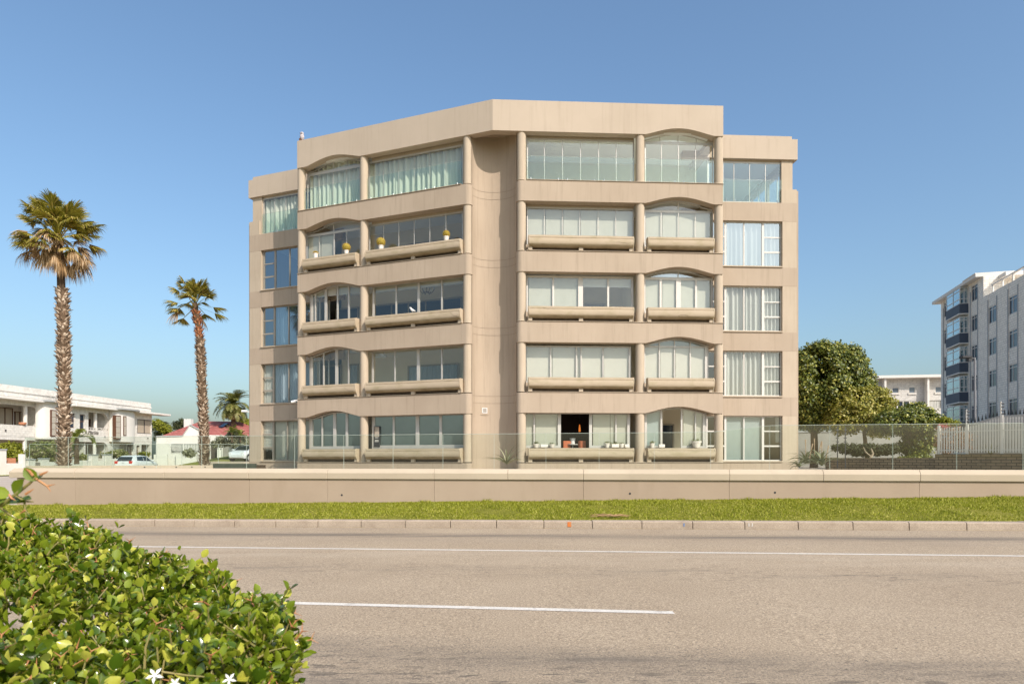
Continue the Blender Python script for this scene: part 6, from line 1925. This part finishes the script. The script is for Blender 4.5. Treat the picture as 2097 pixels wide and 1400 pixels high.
# ------------------------------------------------------------------ old brick wall, palisade, electric fence poles, lamp
BF = Frame(at(1690, 0, 31.0), at(2110, 0, 25.0))
ow_ = thing('old_brick_wall', 'low dark old brick wall under the white palisade', 'wall', BF.P(4, 0, 1))
mb = MB(); BF.box(mb, BF.U(1690), BF.U(1915), .6, 1.62, 0, -.3); mb.build('wall', M['stone_brick'], ow_)
mb = MB(); BF.box(mb, BF.U(1915), BF.U(2160), .6, BF.Z(1990, 929), .02, -.3)
mb.build('wall', M['stone_brick'], ow_)
pf = thing('palisade_fence', 'white steel palisade fence standing on the old brick wall', 'fence', BF.P(BF.U(1920), -.12, 1.7))
zA = BF.Z(1990, 929) + .01
def ztp(u): return zA + 1.02 + .32 * sstep(BF.U(1975), BF.U(2055), u)
u = BF.U(1921)
mb = MB(); mr = MB()
prev = None
posts = [BF.U(1920), BF.U(1978), BF.U(2049), BF.U(2125)]
npale = 0
while u < BF.U(2125):
    if min(abs(u - q_) for q_ in posts) > .05:
        pal = MB(); z1 = ztp(u)
        BF.box(pal, u - .021, u + .021, zA + .03, z1, -.10, -.118)
        pal.add([BF.P(u - .021, -.109, z1), BF.P(u + .021, -.109, z1), BF.P(u, -.109, z1 + .06)], [(0, 1, 2)])
        pal.build('pale', M['whiteframe'], pf, recalc=False)
    u += .092
for a, b in zip(posts[:-1], posts[1:]):
    r_ = MB()
    for h in (.12, .86): BF.box(r_, a + .04, b - .04, zA + h, zA + h + .04, -.12, -.15)
    r_.build('rail', M['whiteframe'], pf)
for q_ in posts:
    p_ = MB(); BF.box(p_, q_ - .04, q_ + .04, zA - .05, ztp(q_) + .12, -.10, -.18); p_.build('post', M['whiteframe'], pf)
# dark spiked strip behind the palisade top
sp_ = thing('spike_fence', 'dark spiked railing along the top of the wall behind the palisade', 'fence', BF.P(BF.U(2050), -1.2, 2.6))
mb = MB()
u = BF.U(1982, -1.2)
while u < BF.U(2120, -1.2):
    z = BF.Z(2020, 866, -1.2) + .30 * sstep(BF.U(1975, -1.2), BF.U(2060, -1.2), u)
    mb.add([BF.P(u - .035, -1.2, z), BF.P(u + .035, -1.2, z), BF.P(u, -1.2, z + .22), BF.P(u - .035, -1.23, z), BF.P(u + .035, -1.23, z), BF.P(u, -1.23, z + .22)], [(0, 1, 2), (5, 4, 3), (0, 2, 5, 3), (1, 4, 5, 2)])
    u += .125
mb.build('spikes' if False else 'spike_strip', M['charcoal'], sp_)
mb = MB(); BF.solid(mb, lin(BF.U(1982, -1.2), BF.U(2120, -1.2), 6), 1.0, lambda u: BF.Z(2020, 867, -1.2) + .30 * sstep(BF.U(1975, -1.2), BF.U(2060, -1.2), u), -1.19, -1.32)
mb.build('backing_wall', surf('pale_backing_wall', (.40, .37, .33), (.46, .43, .39), 2, .9, .1), sp_)
def epole(px, ytop, Y, label, arm=1):
    b_ = at(px, 935, Y); t_ = at(px, ytop, Y)
    t = thing('electric_fence_pole', label, 'fence pole', b_, group='electric fence poles with black insulators')
    MB().tube([b_, t_], .03, 8).build('pole', M['alu'], t)
    h = (935 - ytop)
    k = 0
    y = ytop + 4
    while y < 872:
        c = at(px, y, Y) + Vector((.055, -.02, 0))
        MB().tube([c + Vector((-.05, 0, 0)), c + Vector((.05, 0, 0))], [.028, .028], 7).build('insulator', M['charcoal'], t)
        y += 7
epole(1979, 838, 27.2, 'electric fence pole with black insulators at the first palisade post')
epole(2049.5, 822, 26.2, 'taller electric fence pole with black insulators nearest the brick flats')
epole(1920, 845, 33.0, 'thin electric fence pole with insulators beside the low spreading tree')
for px in (1715, 1731):
    t = thing('thin_post', 'thin dark post with insulators behind the glass under the large tree' if px == 1715 else 'second thin dark post under the large tree', 'fence pole', at(px, 955, 29))
    MB().tube([at(px, 958, 29), at(px, 873, 29)], .022, 7).build('pole', M['charcoal'], t)
    for y in (880, 888, 896, 904): MB().tube([at(px, y, 29) + Vector((-.06, 0, 0)), at(px, y, 29) + Vector((.06, 0, 0))], .025, 6).build('insulator', M['charcoal'], t)
lb = at(1997.5, 940, 46)
sl = thing('street_lamp', 'grey street lamp with a flat dark head before the brick flats', 'street lamp', lb)
MB().tube([lb, at(1996.5, 800, 46), at(1996, 732, 46)], [.085, .075, .06], 12).build('pole', surf('lamp_pole', (.20, .20, .21), rough=.5), sl, smooth=40)
MB().tube([at(1997.5, 733, 46), at(1985, 735, 46)], .05, 8).build('bracket', M['charcoal'], sl)
c = at(1978, 731, 46)
MB().box((c.x - .36, 45.8, c.z - .09), (c.x + .34, 46.2, c.z + .09)).build('lamp_head', M['charcoal'], sl, bevel=.04)
MB().box((c.x + .1, 45.85, c.z - .30), (c.x + .28, 46.15, c.z - .10)).build('control_box', M['charcoal'], sl)
# things behind the fence on the far side: white yard wall with a gate pier, creeper, palm climber
yw = thing('yard_wall', 'grey yard wall behind the trees at the far end of the fence', 'wall', at(1700, 905, 44))
YF = Frame(at(1630, 0, 44), at(1920, 0, 42))
mb = MB(); YF.box(mb, YF.U(1630), YF.U(1925), .6, YF.Z(1750, 884), 0, -.25); mb.build('wall', surf('grey_yard_wall', (.28, .27, .24), (.36, .345, .31), .8, .9, .1, stain=(.18, .17, .14), stain_scale=.7), yw)
mb = MB(); YF.box(mb, YF.U(1630), YF.U(1925), YF.Z(1750, 884) + .001, YF.Z(1750, 884) + .09, .05, -.30); mb.build('cap', M['grey_coping'], yw)
cr_ = tree('creeper', 'reddish brown dry creeper climbing the palisade fence', BF.P(BF.U(1950), -.5, 1.7), [], [px_blob(1950, 900, 28.6, 34, 26, .25), px_blob(1990, 905, 27.6, 28, 20, .22), px_blob(1935, 915, 28.8, 20, 14, .2)], 5200, .06, leaf_mat('dry_creeper', (.22, .10, .05), (.36, .20, .12), (.50, .36, .26), .1, .8, .1), 43, .16, cat='creeper')
tree('shrub', 'bright green clipped shrub behind the palisade next to the flats', at(1935, 870, 31), [], [px_blob(1930, 863, 31, 10, 6, .4), px_blob(1948, 866, 31, 10, 4, .35)], 1500, .09, M['lime_leaf'], 44, .16, cat='shrub')
tree('flowering_shrub', 'small pink flowered shrub at the start of the palisade', at(1925, 880, 30.3), [], [px_blob(1930, 873, 30.3, 6, 4, .25)], 260, .07, leaf_mat('pink_petals', (.35, .06, .07), (.5, .12, .13), None, .2), 45, .14, cat='shrub')
# ------------------------------------------------------------------ thorny hedge beside the camera
M['car_leaf'] = leaf_mat('glossy_hedge_leaf', (.065, .115, .008), (.27, .325, .024), (.58, .55, .09), .28, .2, .65)
M['twig'] = surf('green_twig', (.16, .16, .045), (.26, .20, .07), 12, .6, .3)
M['thorn'] = surf('reddish_thorn', (.38, .14, .06), (.48, .24, .10), 14, .5, .3)
M['petal'] = surf('white_petal', (.80, .78, .72), rough=.5)
rg = np.random.default_rng(77)
hd = thing('thorny_hedge', 'glossy green thorny hedge with white star flowers beside the roadside camera', 'hedge', (-1.6, 1.9, .1))
BY = np.array([.80, 1.1, 1.4, 1.65, 1.85, 2.0, 2.2, 2.4, 2.65, 2.85, 3.0])
BX = np.array([-.40, -.42, -.445, -.49, -.555, -.66, -.87, -1.10, -1.33, -1.56, -2.4])
def hedge_top(x, y):
    return 1.118 + .150 * (y - 1.2) + .035 * np.sin(x * 5.1 + y * 2.3) + .03 * np.sin(y * 7.3 - x * 3.1) + .02 * np.sin(x * 13 + y * 11)
def edge_dist(x, y): return np.interp(y, BY, BX) - x
NS = 3600
sx = rg.uniform(-3.0, -.36, NS * 3); sy = rg.uniform(.80, 3.0, NS * 3)
ed = edge_dist(sx, sy)
ok = (ed > 0) & (sx > -.80 * sy - .25)
sx, sy, ed = sx[ok][:NS], sy[ok][:NS], ed[ok][:NS]
NS = len(sx)
RND = .13
drop = np.where(ed < RND, RND - np.sqrt(np.maximum(0, RND ** 2 - (RND - ed) ** 2)), 0)
back = np.maximum(0, 3.0 - sy); drop += np.where(back < .25, (.25 - back) * .8, 0)
tipz = hedge_top(sx, sy) - drop - np.abs(rg.normal(0, .055, NS)) + (rg.uniform(0, 1, NS) < .05) * .05
tipz -= .13 * np.clip(np.sin(sx * 9.3 + sy * 4.1) * np.sin(sy * 10.7 - sx * 3.7 + 1.2) - .25, 0, 1) * np.clip(ed / .12, 0, 1)
tips = np.stack([sx, sy, tipz], 1)
# side wall of shoots below the rim, facing the road
n2 = 900
yy = rg.uniform(.9, 2.9, n2); xx = np.interp(yy, BY, BX) - np.abs(rg.normal(.02, .05, n2))
zz = rg.uniform(.12, 1.0, n2)
tips = np.concatenate([tips, np.stack([xx, yy, zz], 1)])
outw = np.concatenate([np.stack([np.where(ed < RND, (RND - ed) / RND, 0) * .9, np.where(back < .3, .5, 0) * np.ones(NS), np.ones(NS)], 1), np.stack([np.full(n2, 1.0), np.full(n2, .1), np.full(n2, .5)], 1)])
sd = norm(norm(outw) + rg.normal(0, .42, (len(tips), 3)))
L_ = rg.uniform(.06, .13, len(tips))
leaves_P, leaves_d, leaves_n, leaves_s = [], [], [], []
twigs = MB()
thorns = MB()
for i in range(len(tips)):
    d = sd[i]; t_ = tips[i]; l = L_[i]
    a = np.cross(d, [0.3, .2, .9]); a /= np.linalg.norm(a); b = np.cross(d, a)
    npair = int(rg.integers(2, 5))
    base_ = t_ - d * l
    if rg.uniform() < .75:
        twigs.tube([base_ + d * .01, (base_ + t_) / 2 + rg.normal(0, .004, 3), t_], [.0028, .0024, .0016], 5, cap=False)
    rot0 = rg.uniform(0, 3.14)
    for k in range(npair):
        q = base_ + d * l * ((k + .6) / npair)
        an = rot0 + k * 1.57 + rg.normal(0, .2)
        s = rg.uniform(.024, .047) * (1 - .28 * (k == npair - 1))
        w = a * math.cos(an) + b * math.sin(an)
        for sg in (-1, 1):
            open_ = rg.uniform(.45, 1.05)
            dd = w * sg * math.sin(open_) + d * math.cos(open_)
            leaves_P.append(q); leaves_d.append(dd); leaves_n.append(d * math.sin(open_) - w * sg * math.cos(open_) + rg.normal(0, .15, 3)); leaves_s.append(s)
    if rg.uniform() < .11:
        an = rg.uniform(0, 6.28); w = a * math.cos(an) + b * math.sin(an)
        p0 = t_ - d * .02; p1 = p0 + (d * .7 + w * .6) * .028
        up_ = np.cross(d, w)
        thorns.tube([p0, p1], [.0022, .0018], 5, cap=False)
        for sg in (-1, 1): thorns.tube([p1, p1 + (d * .5 + w * .5 + up_ * sg * .75) * .022], [.0018, .0003], 5, cap=False)
# a long shoot standing above the hedge at the picture's edge
def sh(px, py, Y): return np.array(at(px, py, Y))
YS_ = 1.22
shoot = [sh(-60, 1075, YS_), sh(0, 1036, YS_), sh(32, 1012, YS_), sh(62, 988, YS_), sh(74, 976, YS_)]
twigs.tube(shoot, [.0042, .0038, .003, .0024, .0018], 7)
twigs.tube([sh(30, 1013, YS_), sh(50, 1026, YS_), sh(68, 1027, YS_)], [.0026, .002, .0012], 6)
twigs.tube([sh(0, 1038, YS_), sh(18, 1052, YS_), sh(34, 1062, YS_)], [.0024, .002, .001], 6)
twigs.tube([sh(50, 1026, YS_), sh(51, 1044, YS_), sh(60, 1053, YS_)], [.002, .0016, .0006], 6)
for pth in ([(74, 980), (88, 989), (97, 995), (113, 991)], [(97, 995), (104, 1006)], [(68, 974), (60, 964), (52, 959)], [(82, 972), (92, 968), (99, 964)], [(52, 1012), (58, 1008), (70, 1000)], [(18, 1012), (24, 1020), (32, 1024)], [(51, 1044), (40, 1052)]):
    thorns.tube([sh(x, y, YS_ - .005) for x, y in pth], [.0022] * (len(pth) - 1) + [.0004], 5)
for px, py, dx, dy, s, ny in ((74, 984, -10, -14, .030, .3), (72, 984, 14, -8, .020, 1.2), (28, 1012, 16, -20, .036, .5), (20, 1014, -22, -6, .034, .4), (34, 1024, 30, -3, .030, 2.5), (8, 1030, 26, -2, .042, 2.2), (0, 1028, -24, 4, .04, .5), (14, 1020, -20, 8, .034, 1.0)):
    leaves_P.append(sh(px, py, YS_)); leaves_d.append(np.array([dx, -4.0, -dy]) / 30.0); leaves_n.append(np.array([.2, -1.0, ny])); leaves_s.append(s)
P = np.array(leaves_P); d = np.array(leaves_d); n_ = np.array(leaves_n); s = np.array(leaves_s)
HL_V = [(x * (.92 if y < .7 else .80), y, z * 1.35 - .10 * (y - .5) ** 2) for x, y, z in [(0, 0, 0), (.22, .12, .03), (0, .13, -.01), (-.22, .12, .03), (.37, .36, .08), (0, .38, -.03), (-.37, .36, .08), (.35, .62, .085), (0, .65, -.035), (-.35, .62, .085), (.19, .86, .05), (0, .88, -.02), (-.19, .86, .05), (0, 1.0, .01)]]
HL_F = [(0, 1, 2), (0, 2, 3), (1, 4, 5, 2), (2, 5, 6, 3), (4, 7, 8, 5), (5, 8, 9, 6), (7, 10, 11, 8), (8, 11, 12, 9), (10, 13, 11), (11, 13, 12)]
V, Fs = scatter(HL_V, HL_F, P, frames_from(d, n_), np.stack([s, s, s], 1))
np_mesh('foliage', V, Fs, M['car_leaf'], hd)
twigs.build('branches' if False else 'branch', M['twig'], hd, recalc=False, smooth=60)
thorns.build('thorn', M['thorn'], hd, recalc=False)
# main stems from the soil
mb = MB()
for k in range(26):
    x = rg.uniform(-2.6, -.7); y = rg.uniform(1.0, 2.6)
    if edge_dist(np.array([x]), np.array([y]))[0] < .15: continue
    q = [Vector((x, y, .08))]
    for j in range(4): q.append(q[-1] + Vector((rg.normal(0, .06), rg.normal(0, .06), .22)))
    mb.tube(q, [.016, .013, .010, .007, .004], 6)
mb.build('stem', M['bark'], hd)
for px, py, Y, s, ti in ((317, 1382, 1.20, .0125, .1), (358, 1398, 1.22, .009, .6), (470, 1390, 1.25, .0105, .9)):
    c = Vector(at(px, py, Y))
    nrm_ = Vector((.15, -.75, .62 - ti * .2)).normalized(); a = nrm_.cross(Vector((0, 0, 1))).normalized(); b = nrm_.cross(a)
    mb = MB()
    for k in range(5):
        an = k * 1.2566 + .3
        r_ = a * math.cos(an) + b * math.sin(an); w = a * -math.sin(an) + b * math.cos(an)
        pts_ = [c + r_ * s * .12 - w * s * .06, c + r_ * s * .12 + w * s * .06, c + r_ * s * .65 + w * s * .26 + nrm_ * .003, c + r_ * s * 1.25 + w * s * .05, c + r_ * s * .65 - w * s * .22 + nrm_ * .002]
        mb.add(pts_, [(0, 1, 2, 3, 4)])
    f_ = mb.build('flower', M['petal'], hd, recalc=False)
    MB().tube([c - nrm_ * .012, c + nrm_ * .002], [.0022, .003], 6).build('flower_tube', M['petal'], f_)
